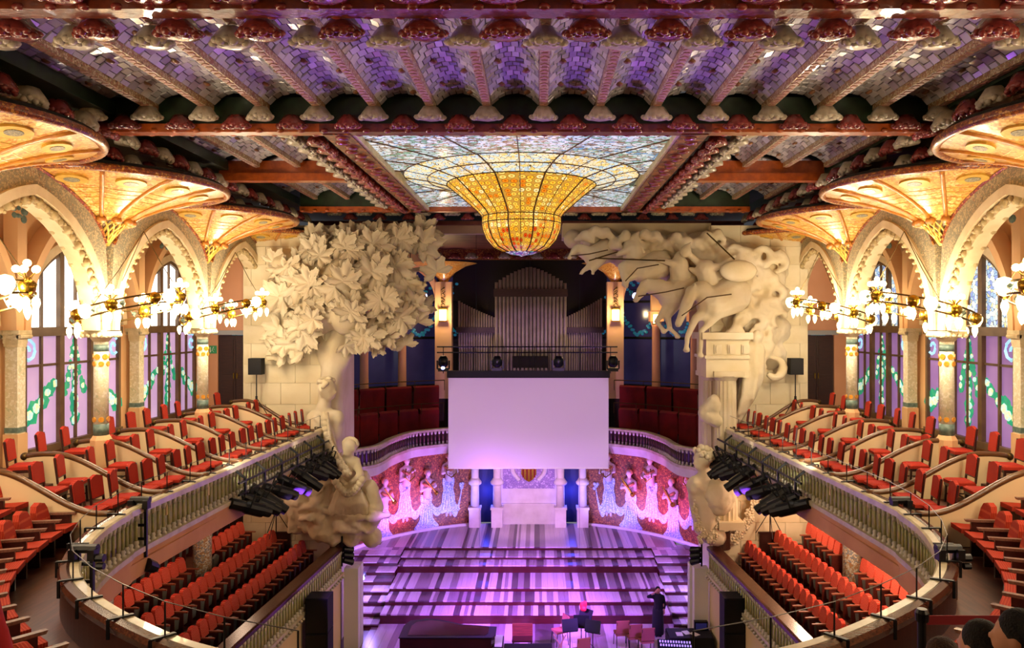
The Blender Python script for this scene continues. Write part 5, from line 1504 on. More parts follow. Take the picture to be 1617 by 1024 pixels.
# organ
org = thing('pipe_organ', 'large pipe organ with silver grey pipes above the projection screen', 'organ', (0, 40, -5.8))
M['pipe'] = mat('tin_pipe', '#b8a8a0', .45, .15, '#a89890', 2)
M['organ_dark'] = mat('organ_case_dark', '#1c120c', .7)
M['organ_brown'] = wood('organ_brown', '#4a3424', '#3c2a1c', .5)
def orgp(px, py, D=40): return P(px, py, D)
add('dark_back', MB().bx(-4.6, 4.8, .9, 1.1, 0, 9.6), M['organ_dark'], org)
def pipe_row(px0, px1, n, top, bottom, yoff, rmul=.43):
    for k in range(n):
        px = px0 + (px1 - px0) * (k + .5) / n
        wpx = (px1 - px0) / n
        a = orgp(px, bottom(px) if callable(bottom) else bottom); b = orgp(px, top(px))
        r = wpx * 40 / FPX * rmul
        mb = MB().lathe([(r * .35, a.z - .0), (r, a.z + .25), (r, b.z), (r * .9, b.z), (0, b.z - .03)], 8, (a.x, 40 + yoff, 0))
        add('pipe', mb, M['pipe'], org, world=True, smooth=True)
ctop = lambda px: 449 - 27 * (1 - min(1, abs(px - 837) / 57) ** 1.5)
pipe_row(781, 895, 19, ctop, 592, .0)
ltop = lambda px: 475 + 28 * ((px - 724) / 60) ** .85
rtop = lambda px: 503 - 32 * (max(0, px - 888) / 62) ** 1.15
pipe_row(722, 790, 17, ltop, 592, .35); pipe_row(886, 952, 17, rtop, 592, .35)
for (a, b, z0, z1, yo) in ((780, 896, 457, 469, -.16), (720, 791, 517, 526, .16), (885, 954, 517, 526, .16)):
    p0, p1 = orgp(a, z1), orgp(b, z0)
    add('case_band', MB().bx(p0.x, p1.x, 40 + yo - .06, 40 + yo + .12, p0.z, p1.z), M['organ_brown'], org, world=True)
p0, p1 = orgp(810, 583), orgp(865, 562)
add('console_grille', MB().bx(p0.x, p1.x, 39.5, 39.7, p0.z, p1.z), M['organ_dark'], org, world=True)
for k in range(9): 
    x = p0.x + (p1.x - p0.x) * (k + .5) / 9; add('small_pipe', MB().tube([(x, 39.45, p0.z - .3), (x, 39.45, p0.z + .08)], .07, 8), M['pipe'], org, world=True)
gr = thing('organ_railing', 'dark metal railing running in front of the organ pipes', 'railing', (0, 38.6, -2.5))
for py in (548, 557): add('rail', MB().tube([P(690, py, 38.6), P(975, py, 38.6)], .035, 6), M['dark'], gr, world=True)
for px in range(700, 975, 24): add('post', MB().tube([P(px, 548, 38.6), P(px, 590, 38.6)], .022, 5), M['dark'], gr, world=True)
for k, px in enumerate((700, 785, 882, 968)):
    b = P(px, 586, 31.06); b.z += .32
    l = thing('moving_light', 'dark moving head lantern above the screen, %s from the left' % ORD[k + 1], 'spotlight', b, group='lanterns above the screen')
    add('base', MB().bx(-.2, .2, -.12, .12, -.34, -.2), M['dark'], l); add('yoke', MB().bar((-.24, 0, .1), (-.24, 0, -.24), .06).bar((.24, 0, .1), (.24, 0, -.24), .06).bar((-.24, 0, -.24), (.24, 0, -.24), .06), M['dark'], l)
    add('head', MB().lathe([(.1, -.18), (.2, -.08), (.2, .15), (.12, .28)], 12), M['can'], l, smooth=True)
    if k == 0: add('lens', MB().ball((0, -.12, -.2), (.08, .05, .06), 8, 5), M['spotlens'], l)
# ceiling over the stage
so = thing('ceiling_stage', 'dark red coffered ceiling over the stage with flower bosses', 'ceiling', (0, 34, 3.2), kind='structure')
add('soffit', MB().bx(-8, 8, 28.3, 41.5, .35, .5), mat('stage_ceiling_red', '#5a1c18', .5, 0, '#7a4038', 1.5), so, loc=(0, -34, 0))
add('front_band', MB().bx(-7.5, 7.5, -5.5, -5.2, .05, .45), mat('lilac_stone', '#b7a08c', .7, 0, '#a88f80', 1), so)
for k in range(12): boss(so, boss_r if k % 2 else boss_w, -4.4 + k * .8, 3.4, .0, 0, 1.1)
add('bell_band', MB().bx(-4.6, 4.6, 3.8, 4.2, -.15, .35), M['fan_rim'], so)

# projection screen
scr = thing('projection_screen', 'large blank white projection screen hanging above the stage', 'screen', (0, 31, -4))
a, b = P(708, 740, 31), P(961, 597, 31)
add('screen_cloth', MB().bx(a.x, b.x, 31, 31.03, a.z, b.z), mat('screen_white', '#d9cfd8', .85), scr, world=True)
add('screen_case', MB().bx(a.x - .05, b.x + .05, 30.92, 31.2, b.z, b.z + .28), M['darkpaint'], scr, world=True)
add('bottom_bar', MB().tube([(a.x, 31.015, a.z), (b.x, 31.015, a.z)], .03, 6), M['white'], scr, world=True)
for px in (837, 752, 915): 
    p = P(px, 590, 31.1); add('cable', MB().tube([p, (p.x, 31.1, 3.5)], .008, 4), M['dark'], scr, world=True)

# ------------------------------------------------------------------ proscenium sculptures
def blob(points, D0=26.2):
    """points: (px, py, depth, radius)"""
    mb = MB()
    for px, py, D, r in points: mb.ball(P(px, py, D), r, 10, 7)
    return mb
def head(mb, c, r, face):
    """carved head: skull, jaw, nose, brow; face = direction it looks"""
    c = Vector(c); f = Vector(face).normalized(); up = Vector((0, 0, 1)); sd = f.cross(up).normalized()
    mb.ball(c + up * r * .15, (r * .92, r * .92, r), 12, 8); mb.ball(c + f * r * .3 - up * r * .45, (r * .62, r * .62, r * .6), 10, 7)
    mb.tapered(c + f * r * .85 + up * r * .12, c + f * r * 1.08 - up * r * .2, r * .11, r * .16, 6)
    mb.tapered(c + f * r * .8 + sd * r * .4 + up * r * .22, c + f * r * .8 - sd * r * .4 + up * r * .22, r * .13, r * .13, 6)
    mb.tapered(c + f * r * .82 + sd * r * .18 - up * r * .55, c + f * r * .82 - sd * r * .18 - up * r * .55, r * .1, r * .1, 6)
    for k in (-1, 1): mb.ball(c + sd * k * r * .9 - up * r * .05, (r * .16, r * .2, r * .26), 6, 5)
    return c, f, up, sd
def lobed_leaf():
    V = [(0, 0, 0)]; F = []
    outl = []
    N = 60
    for k in range(N + 1):
        th = math.radians(-125 + 250 * k / N)
        r = .52 * (1 + .2 * math.cos(7.2 * th) + .07 * math.cos(25 * th)) * (1 - .12 * abs(th))
        outl.append((r * math.sin(th), r * math.cos(th)))
    rings = [.35, .7, 1.0]
    for q in rings:
        for u, v in outl:
            x, y = u * q, v * q; d = math.hypot(x, y)
            V.append((x, y, .22 * d - .42 * d * d + .05 * math.cos(7.2 * math.atan2(u, v)) * q))
    n = N + 1
    for i in range(N): F.append((0, 1 + i, 2 + i))
    for j in range(2):
        for i in range(N):
            a = 1 + j * n + i; F.append((a, a + n, a + n + 1, a + 1))
    m = len(V)
    V2 = [(x, y, z - .05) for x, y, z in V]
    F2 = [tuple(m + i for i in reversed(f)) for f in F]
    side = [(1 + 2 * n + i, 2 + 2 * n + i, m + 2 + 2 * n + i, m + 1 + 2 * n + i) for i in range(N)]
    return MB().add(V + V2, F + F2 + side)
leaf_me = lobed_leaf().mesh('carved_leaf', True); leaf_me.materials.append(M['stone'])
RL = random.Random(21)
tree = thing('tree_sculpture', 'carved stone tree with huge leaves on the left side of the proscenium', 'sculpture', P(500, 700, 26.4))
mass = [(445, 470, 26.5, .55), (450, 420, 26.5, .6), (470, 520, 26.4, .55), (500, 400, 26.4, .65), (490, 450, 26.4, .75), (500, 500, 26.3, .7), (450, 540, 26.5, .5),
        (545, 390, 26.3, .55), (540, 440, 26.2, .75), (548, 500, 26.2, .65), (590, 385, 26.4, .42), (585, 430, 26.3, .6), (600, 470, 26.3, .55), (570, 530, 26.3, .38),
        (630, 380, 26.6, .34), (665, 378, 26.8, .32), (620, 420, 26.5, .4), (640, 450, 26.6, .42), (630, 500, 26.5, .42), (610, 530, 26.5, .3), (650, 480, 26.6, .38)]
tm = organic(blob(mass), .11, 3, .25, .6)
add('foliage_core', tm, M['stone'], tree, world=True)
trunk = MB()
for pts, rs in ((((520, 700), (522, 640), (525, 590), (530, 545), (545, 500)), (.55, .48, .42, .34, .25)), (((528, 600), (508, 560), (500, 520)), (.3, .2, .16)),
                (((530, 590), (552, 555), (560, 530), (580, 500)), (.28, .2, .18, .14)), (((600, 470), (640, 430), (690, 420)), (.16, .12, .06)), (((600, 440), (612, 400), (640, 380)), (.12, .1, .06))):
    trunk.chain([P(x, y, 26.6) for x, y in pts], rs)
add('trunk', organic(trunk, .08, 2), M['stone'], tree, world=True)
nl = 0
def leaf_at(parent, px, py, D, size, spread=.9):
    o = add('leaf', leaf_me, None, parent, P(px, py, D), world=True)
    roll = RL.uniform(-2.6, 2.6) if spread > 1 else RL.uniform(-1.2, 1.2) + PI
    o.rotation_euler = (Euler((0, roll, 0)).to_matrix() @ Euler((PI / 2 - RL.uniform(-.45, .45), 0, 0)).to_matrix() @ Euler((0, RL.uniform(-.4, .4), 0)).to_matrix()).to_euler()
    o.scale = (size, size, size)
for px, py, D, r in mass:
    for k in range(7):
        a = RL.uniform(0, 2 * PI); q = RL.uniform(.1, 1.05)
        leaf_at(tree, px + math.cos(a) * q * r * 40, py + math.sin(a) * q * r * 40, D - r * math.sqrt(max(.04, 1 - min(1, q) ** 2)) - .08, RL.uniform(.75, 1.25), 1.5)
for px, py, D, sz in ((690, 430, 26.3, 1.1), (668, 385, 26.3, 1.3), (640, 385, 26.3, 1.2), (600, 378, 26.2, 1.2), (660, 510, 26.3, 1.1), (640, 545, 26.4, .9), (592, 545, 26.2, .9), (545, 545, 26.2, .8), (480, 555, 26.1, 1.2), (450, 555, 26.2, 1.2), (440, 520, 26.2, 1.1), (432, 480, 26.3, .9), (560, 375, 26.2, 1.2), (520, 378, 26.2, 1.1)):
    leaf_at(tree, px, py, D, sz, 1.5)
# wall with arch edge behind the foliage (both sides)
for s in (-1, 1):
    lt = thing('proscenium_lintel', 'carved stone band running along the top of the proscenium on the %s' % SIDE[s], 'stone band', (s * 5, 27, 3.0))
    x0, x1 = sorted((s * 1.3, s * 6.5)) if s > 0 else sorted((-3.4, -6.5))
    add('band', MB().bx(x0, x1, 27.0, 28.2, 2.95, 3.45), M['stone_wall'], lt, world=True)

# left: bust on pillar, seated woman, drapery rocks
bl = thing('carved_bust', 'stone bust of a man on a draped pillar below the carved tree', 'bust', P(510, 850, 25.9))
mb = MB()
hc = P(516, 616, 25.7); head(mb, hc, .34, (.9, -.35, -.05))
mb.tapered(P(514, 632, 25.8), P(511, 645, 25.85), .2, .26); mb.tapered(P(500, 664, 25.9), P(530, 662, 25.8), .38, .32); mb.ball(P(513, 680, 25.8), (.6, .45, .6), 12, 8)
mb.chain([P(511, 690, 25.8), P(515, 740, 25.9), P(518, 800, 26.0)], [.5, .46, .5])
mb.chain([P(500, 660, 25.5), P(520, 680, 25.35), P(532, 720, 25.4)], [.12, .12, .1])
add('figure', organic(mb, .06, 2), M['stone'], bl, world=True)
mb = MB()
hr = RL
for k in range(26):
    a = RL.uniform(0, 2 * PI); e = RL.uniform(.15, 1.3)
    v = Vector((math.cos(a) * math.cos(e), math.sin(a) * math.cos(e), math.sin(e)))
    if v.dot(Vector((.9, -.35, 0))) > .55: continue
    mb.ball(hc + v * .35 + Vector((0, 0, .05)), .09, 6, 4)
add('hair', organic(mb, .05, 1), M['stone'], bl, world=True)
gar = MB()
for k in range(34):
    f = k / 33; px = 512 + 6 * math.sin(f * 2) + 40 * max(0, f - .45) ** 1.2 * 1.6; py = 655 + 95 * f
    c = P(px, py, 25.25 - .25 * f)
    gar.ball(c, .11 + .02 * (k % 3), 7, 5); gar.ball(c + Vector((.1, -.05, .04)), .07, 6, 4)
add('flower_garland', gar, M['stone'], bl, world=True, smooth=True)
wl = thing('seated_woman_statue', 'stone statue of a seated woman holding a flower garland below the bust', 'statue', P(550, 800, 25.6))
mb = MB()
hw = P(552, 708, 25.4); head(mb, hw, .26, (-.5, -.7, -.3))
mb.tapered(hw - Vector((0, 0, .2)), P(548, 724, 25.5), .12, .14)
mb.tapered(P(540, 728, 25.5), P(560, 730, 25.5), .2, .2); mb.chain([P(550, 735, 25.6), P(548, 760, 25.7), P(545, 785, 25.7)], [.34, .32, .42])
mb.chain([P(562, 730, 25.5), P(570, 750, 25.3), P(555, 762, 25.1)], [.15, .12, .09]); mb.chain([P(540, 730, 25.5), P(530, 752, 25.3), P(545, 765, 25.1)], [.15, .12, .09])
for k, (a, b) in enumerate((((540, 785), (528, 806)), ((555, 785), (560, 808)), ((566, 788), (576, 806)), ((548, 790), (545, 810)))): mb.chain([P(*a, 25.5), P(*b, 25.5)], [.3, .24])
for k in range(9): mb.chain([P(538 + 4 * k, 775, 25.25), P(532 + 5.5 * k, 795, 25.2), P(528 + 6.5 * k, 812, 25.3)], [.06, .085, .07], 6)
add('figure', organic(mb, .05, 1, .06, .3), M['stone'], wl, world=True)
ha = MB()
for k in range(12): ha.ball(hw + Vector((.22 * math.cos(k * .55), .12, .12 + .18 * math.sin(k * .55))), .09, 6, 4)
add('hair', organic(ha, .05, 1), M['stone'], wl, world=True)
g2 = MB()
for k in range(22):
    f = k / 21; g2.ball(P(528 + 44 * f, 758 + 22 * math.sin(PI * f), 25.0), .1 + .03 * (k % 2), 6, 5)
add('flower_garland', g2, M['stone'], wl, world=True, smooth=True)
rk = thing('drapery_rock_sculpture', 'billowing stone figures and drapery at the foot of the left proscenium', 'sculpture', P(500, 850, 26))
pts = []
for k in range(60):
    px = RL.uniform(455, 578); py = RL.uniform(745, 835)
    if px < 470 and py > 800: continue
    pts.append((px, py, 26.1 + RL.uniform(-.3, .2), RL.uniform(.22, .5)))
for k in range(26):
    pts.append((RL.uniform(515, 592), RL.uniform(800, 852), 25.75 + RL.uniform(-.2, .2), RL.uniform(.16, .34)))
mb = blob(pts)
for k in range(12):
    x, y = RL.uniform(470, 580), RL.uniform(800, 840)
    mb.chain([P(x, y, 25.5), P(x + RL.uniform(8, 22), y + RL.uniform(-8, 10), 25.35), P(x + RL.uniform(20, 40), y + RL.uniform(-4, 14), 25.45)], [.08, .15, .07], 6)
for k in range(16):
    x = 455 + k * 8; mb.chain([P(x, 745 + RL.uniform(0, 20), 25.8), P(x + RL.uniform(-8, 14), 790, 25.65), P(x + RL.uniform(0, 18), 838, 25.8)], [.14, .18, .12])
for (x, y) in ((470, 770), (500, 800), (490, 755)):
    h_ = P(x, y - 12, 25.5); head(mb, h_, .2, (.3, -.9, 0)); mb.chain([h_ - Vector((0, 0, .15)), P(x + 4, y + 18, 25.6)], [.14, .28])
    mb.chain([P(x, y, 25.5), P(x + 22, y + 10, 25.4), P(x + 40, y + 4, 25.4)], [.13, .1, .08])
mb.chain([P(585, 770, 25.6), P(592, 800, 25.7), P(580, 835, 25.8), P(560, 850, 25.8)], [.25, .3, .3, .2])
add('carving', organic(mb, .055, 1, .18, .4), M['stone'], rk, world=True)

# right: doric columns, entablature, bust, flowers
dc = MB()
def fluted(r0, r1, h, n=16):
    mb = MB(); V = []; m = n * 4
    for r, z in ((r0, 0), (r1, h)):
        for k in range(m):
            a = 2 * PI * k / m; q = r * (1 - .085 * abs(math.sin(n * a / 2)))
            V.append((q * math.cos(a), q * math.sin(a), z))
    F = [(k, (k + 1) % m, m + (k + 1) % m, m + k) for k in range(m)] + [tuple(range(m, 2 * m))]
    return mb.add(V, F)
for k, (px, D, yb, nm) in enumerate(((1146, 25.6, 821, 'front'), (1126, 26.5, 800, 'rear'))):
    b = P(px, yb, D); t_ = P(px, 600, D); h = t_.z - b.z
    c = thing('doric_column', 'fluted stone column of the right proscenium, %s one' % nm, 'column', b)
    add('shaft', fluted(.40, .34, h), M['stone'], c)
    add('capital', MB().lathe([(.34, h - .02), (.38, h + .04), (.46, h + .14)], 20).bx(-.5, .5, -.5, .5, h + .14, h + .3), M['stone'], c)
en = thing('entablature', 'carved stone entablature block on the fluted columns at the right', 'entablature', P(1150, 590, 25.8))
a, b = P(1113, 596, 25.4), P(1180, 535, 25.4)
add('block', MB().bx(a.x, b.x, 25.2, 26.7, a.z, b.z), M['stone_wall'], en, world=True)
add('cornice', MB().bx(a.x - .15, b.x + .1, 25.05, 26.8, b.z - .02, b.z + .2).bx(a.x - .06, b.x, 25.12, 26.8, a.z + .62, a.z + .72), M['stone'], en, world=True)
orn = MB()
for k in range(3): orn.bx(a.x + .25 + k * .45, a.x + .5 + k * .45, 25.14, 25.22, a.z + .78, a.z + 1.08).bx(a.x + .3 + k * .45, a.x + .36 + k * .45, 25.1, 25.2, a.z + .8, a.z + 1.05)
add('fret_ornament', orn, M['stone'], en, world=True)
a, b = P(1130, 832, 25.5), P(1165, 820, 25.5)
pb = thing('column_plinth', 'stone ledge carrying the front fluted column at the right', 'plinth', P(1147, 832, 25.6))
add('ledge', MB().bx(a.x, b.x + .1, 25.0, 26.6, a.z, b.z), M['stone_wall'], pb, world=True)
br = thing('carved_bust', 'stone bust of a man with curly hair in front of the right fluted columns', 'bust', P(1110, 830, 25.3))
mb = MB(); hc = P(1110, 727, 25.2); head(mb, hc, .34, (-.9, -.4, -.05))
mb.tapered(hc - Vector((-.03, 0, .25)), P(1113, 750, 25.25), .2, .26); mb.tapered(P(1100, 768, 25.25), P(1125, 764, 25.3), .36, .34); mb.ball(P(1112, 785, 25.3), (.55, .4, .55), 12, 8)
mb.chain([P(1098, 762, 25.0), P(1112, 775, 24.95), P(1127, 765, 25.05)], [.12, .12, .12])
mb.chain([P(1113, 790, 25.3), P(1115, 830, 25.4)], [.5, .45])
add('figure', organic(mb, .06, 2), M['stone'], br, world=True)
mb = MB()
for k in range(44):
    a_ = RL.uniform(0, 2 * PI); e = RL.uniform(-.1, 1.4)
    v = Vector((math.cos(a_) * math.cos(e), math.sin(a_) * math.cos(e), math.sin(e)))
    if v.dot(Vector((-.9, -.4, 0))) > .6: continue
    mb.ball(hc + v * .36 + Vector((0, 0, .06)), RL.uniform(.08, .12), 6, 4)
add('hair', mb, M['stone'], br, world=True, smooth=True)
def flower_mesh():
    mb = MB()
    for k in range(5):
        a_ = 2 * PI * k / 5; mb.ball((.5 * math.cos(a_), -.1, .5 * math.sin(a_)), (.42, .22, .42), 7, 4)
    mb.ball((0, -.3, 0), .28, 7, 4); me = mb.mesh('carved_flower', True); me.materials.append(M['stone']); return me
flower_me = flower_mesh()
fs = thing('flower_cascade', 'cascade of carved stone roses falling beside the right fluted column', 'sculpture', P(1180, 860, 26))
for k in range(46):
    f = k / 45
    if f < .55:
        px = 1208 - 26 * (f / .55) + RL.uniform(-5, 5); py = 745 + 75 * f / .55
    else:
        px = 1182 - 26 * ((f - .55) / .45) + RL.uniform(-6, 6); py = 820 + 36 * (f - .55) / .45
    o = add('flower', flower_me, None, fs, P(px, py, 26.3), (RL.uniform(-.4, .4), RL.uniform(0, 6), RL.uniform(-.5, .5)), world=True); o.scale = (.15,) * 3
fb = thing('flower_mound', 'mound of carved leaves and blossoms below the right bust', 'sculpture', P(1110, 860, 25.4))
core = []
for k in range(34):
    f = RL.random(); core.append((1100 + 22 * RL.random() + 12 * f, 788 + 70 * f, 25.4 + RL.uniform(-.15, .2), RL.uniform(.2, .36)))
add('core', organic(blob(core), .08, 2, .15, .3), M['stone'], fb, world=True)
for k in range(60):
    f = RL.random(); o = add('flower', flower_me, None, fb, P(1096 + 34 * RL.random() + 6 * f, 785 + 76 * f, 25.05), (RL.uniform(-.6, .6), RL.uniform(0, 6), RL.uniform(-.6, .6)), world=True); o.scale = (RL.uniform(.1, .17),) * 3
cl = thing('smoke_swirl_sculpture', 'curling stone cloud winding round the right fluted columns', 'sculpture', P(1160, 790, 25.4))
mb = MB()
mb.chain([P(1115, 652, 25.7), P(1128, 640, 25.6), P(1140, 648, 25.9)], [.3, .34, .3]); mb.chain([P(1120, 660, 25.5), P(1132, 664, 25.5)], [.22, .26])
for k in range(18):
    f = k / 17; mb.ball(P(1140 + 42 * f + 6 * math.sin(k * 1.3), 790 - 44 * f + 6 * math.cos(k * 1.7), 25.2 + .4 * f), .28 - .04 * math.sin(k), 10, 7)
mb.ball(P(1136, 785, 25.0), (.55, .35, .6), 12, 8); mb.chain([P(1130, 660, 25.6), P(1150, 700, 25.9), P(1145, 750, 25.4), P(1138, 780, 25.1)], [.14, .12, .12, .2])
add('cloud', organic(mb, .06, 2, .12, .3), M['stone'], cl, world=True)
fw = thing('floating_woman_statue', 'stone figure of a floating draped woman hanging below the horses at the right', 'statue', P(1180, 650, 26))
mb = MB()
mb.chain([P(1190, 555, 26.0), P(1188, 590, 25.95), P(1180, 620, 25.9), P(1172, 645, 25.9), P(1163, 665, 25.9)], [.42, .42, .34, .22, .12])
head(mb, P(1196, 533, 25.8), .22, (-.7, -.6, 0)); mb.chain([P(1180, 552, 25.8), P(1165, 572, 25.7), P(1172, 590, 25.6)], [.14, .11, .08])
mb.chain([P(1178, 585, 25.6), P(1174, 625, 25.65), P(1166, 655, 25.75)], [.12, .1, .08]); mb.chain([P(1195, 590, 25.6), P(1188, 630, 25.65)], [.1, .1])
add('figure', organic(mb, .06, 2, .06, .25), M['stone'], fw, world=True)

# galloping horses out of clouds
hm = thing('horse_cloud_sculpture', 'great carved stone cloud from which the horses burst above the right columns', 'sculpture', P(1180, 560, 26.4))
mass = []
for px, py, r in ((905, 378, .34), (935, 382, .42), (965, 388, .5), (1000, 392, .58), (1035, 395, .62), (1070, 398, .7), (1105, 400, .75), (1140, 410, .8), (1175, 420, .85), (1205, 440, .8), (1225, 475, .6),
                  (1195, 480, .9), (1200, 525, .8), (1215, 560, .6), (1185, 560, .6), (1150, 460, .7), (1110, 430, .6), (1225, 520, .55), (1160, 500, .6), (1060, 425, .5), (1020, 415, .45), (980, 405, .4), (1228, 430, .4)):
    mass.append((px, py, 26.8, r))
mb = blob(mass)
for k in range(40):
    cx, cy = RL.uniform(1160, 1234), RL.uniform(400, 585); n = 9; r = RL.uniform(8, 20); ph = RL.uniform(0, 6)
    mb.chain([P(cx + r * (1 - .06 * q) * math.cos(ph + q * .5), cy + r * (1 - .06 * q) * math.sin(ph + q * .5), 25.98) for q in range(n)], [.08 + .07 * math.sin(PI * q / n) for q in range(n)], 6)
for k in range(14):
    cx, cy = 910 + k * 16, RL.uniform(370, 395)
    mb.chain([P(cx, cy, 26.25), P(cx + 14, cy - 6, 26.05), P(cx + 26, cy + 4, 26.1)], [.1, .2, .1], 6)
add('cloud', organic(mb, .06, 1, .1, .25), M['stone'], hm, world=True)
def horse(label, D, body, chest, neck, poll, muzzle, legs, sc=1.0):
    t = thing('horse_sculpture', label, 'sculpture', P(chest[0], chest[1] + 20, D))
    mb = MB()
    mb.chain([P(*body, D + .35), P(*chest, D)], [.72 * sc, .6 * sc], 12)
    mb.chain([P(*chest, D - .05), P(*neck, D - .1), P(*poll, D - .2)], [.5 * sc, .38 * sc, .24 * sc], 10)
    pl, mz = P(*poll, D - .25), P(*muzzle, D - .35); d = (mz - pl)
    mb.chain([pl, pl + d * .35, pl + d * .75, mz], [.2 * sc, .21 * sc, .145 * sc, .13 * sc], 10)
    mb.ball(pl + d * .3 + Vector((0, 0, -.1 * sc)), .17 * sc, 8, 6)
    for k in (-1, 1): mb.tapered(pl + Vector((.06, k * .1, .12)) * sc, pl + Vector((.1, k * .13, .36)) * sc, .07 * sc, .02 * sc, 6)
    for k in (-1, 1): mb.ball(pl + d * .4 + Vector((-.02, k * .16, .1)) * sc, .06 * sc, 6, 5)
    for leg in legs:
        rs = [.24, .15, .1, .085, .12][:len(leg)]
        mb.chain([P(x, y, D - .15 - .05 * i) for i, (x, y) in enumerate(leg)], [r * sc for r in rs], 8)
        e = P(*leg[-1], D - .15 - .05 * (len(leg) - 1)); mb.ball(e - Vector((0, 0, .05)), (.14 * sc, .14 * sc, .1 * sc), 8, 5)
    # mane
    for k in range(7):
        q = k / 6; c = P(*poll, D - .2).lerp(P(*neck, D - .1), q) + Vector((.12, 0, .22)) * sc
        mb.tapered(c, c + Vector((.28, -.1, .02 - .1 * q)) * sc, .1 * sc, .04 * sc, 6)
    add('horse', organic(mb, .055, 2), M['stone'], t, world=True)
    rein = [P(*muzzle, D - .62) + (P(*poll, D) - P(*muzzle, D)) * .25, (P(*neck, D - .75) + P(*chest, D - .75)) / 2, P(*body, D - .55)]
    add('rein', MB().tube(rein, .02, 5), mat('old_bronze', '#5a4426', .5, .5), t, world=True)
    return t
horse('nearest carved stone horse with raised forelegs bursting from the cloud at the right', 25.5, (1155, 465), (1125, 480), (1108, 460), (1092, 462), (1071, 512),
      [[(1112, 495), (1098, 503), (1085, 534), (1084, 551)], [(1132, 495), (1125, 506), (1107, 524), (1106, 560)]], .95)
horse('carved stone horse with bent forelegs behind the nearest horse', 25.9, (1080, 455), (1062, 468), (1040, 455), (1018, 452), (1004, 474),
      [[(1056, 482), (1046, 496), (1036, 508), (1048, 522)], [(1066, 482), (1054, 500), (1058, 520), (1070, 530)]], .85)
horse('carved stone horse with lowered head under the spear rider', 26.0, (1040, 418), (1015, 428), (998, 420), (983, 422), (989, 452), [[(1005, 435), (996, 440), (985, 447)]], .72)
horse('foremost carved stone horse at the tip of the right proscenium', 26.2, (960, 395), (938, 405), (922, 398), (909, 394), (899, 408), [[(938, 415), (925, 425), (918, 430)], [(950, 412), (940, 424), (936, 430)]], .62)
def rider(label, D, hip, chest, headp, armL, armR, spear, shield=None):
    t = thing('rider_sculpture', label, 'sculpture', P(*hip, D))
    mb = MB(); mb.chain([P(*hip, D), P(*chest, D - .1)], [.36, .34], 10); head(mb, P(*headp, D - .15), .2, (-.95, -.3, 0)); mb.tapered(P(*headp, D - .1), P(*chest, D), .1, .15)
    mb.chain([P(*chest, D - .2)] + [P(*q, D - .35) for q in armL], [.15, .12, .08][:1 + len(armL)]); mb.chain([P(*chest, D)] + [P(*q, D) for q in armR], [.15, .12, .08][:1 + len(armR)])
    hp = P(*headp, D - .15); mb.tapered(hp + Vector((0, 0, .12)), hp + Vector((.16, 0, .3)), .13, .05, 6)
    for k in range(5): mb.chain([P(*chest, D - .1), P(chest[0] + 14 + 6 * k, chest[1] + 8 + 5 * k, D + .1), P(chest[0] + 34 + 5 * k, chest[1] + 6 + 7 * k, D + .2)], [.16, .14, .08], 6)
    add('figure', organic(mb, .05, 2), M['stone'], t, world=True)
    add('spear', MB().tube([P(*spear[0], D - .45), P(*spear[1], D - .45)], .025, 6), M['iron'], t, world=True)
    if shield:
        c = P(*shield, D - .55); add('shield', MB().ball(c, (.62, .14, .36), 14, 8), M['stone'], t, world=True, smooth=True)
rider('stone rider with shield and slanting spear above the nearest horse', 25.7, (1120, 450), (1115, 425), (1083, 398), [(1140, 420), (1160, 405)], [(1100, 430), (1090, 425)], ((1116, 368), (1160, 410)), (1166, 428))
rider('stone rider thrusting a long level spear in the middle of the horses', 26.0, (1075, 440), (1072, 420), (1073, 408), [(1058, 415), (1040, 411)], [(1085, 430)], ((940, 408), (1050, 412)))
rider('stone rider with short raised spear at the front of the horses', 26.2, (1000, 408), (998, 392), (1002, 380), [(985, 398), (975, 402)], [(1010, 400)], ((930, 412), (975, 398)))

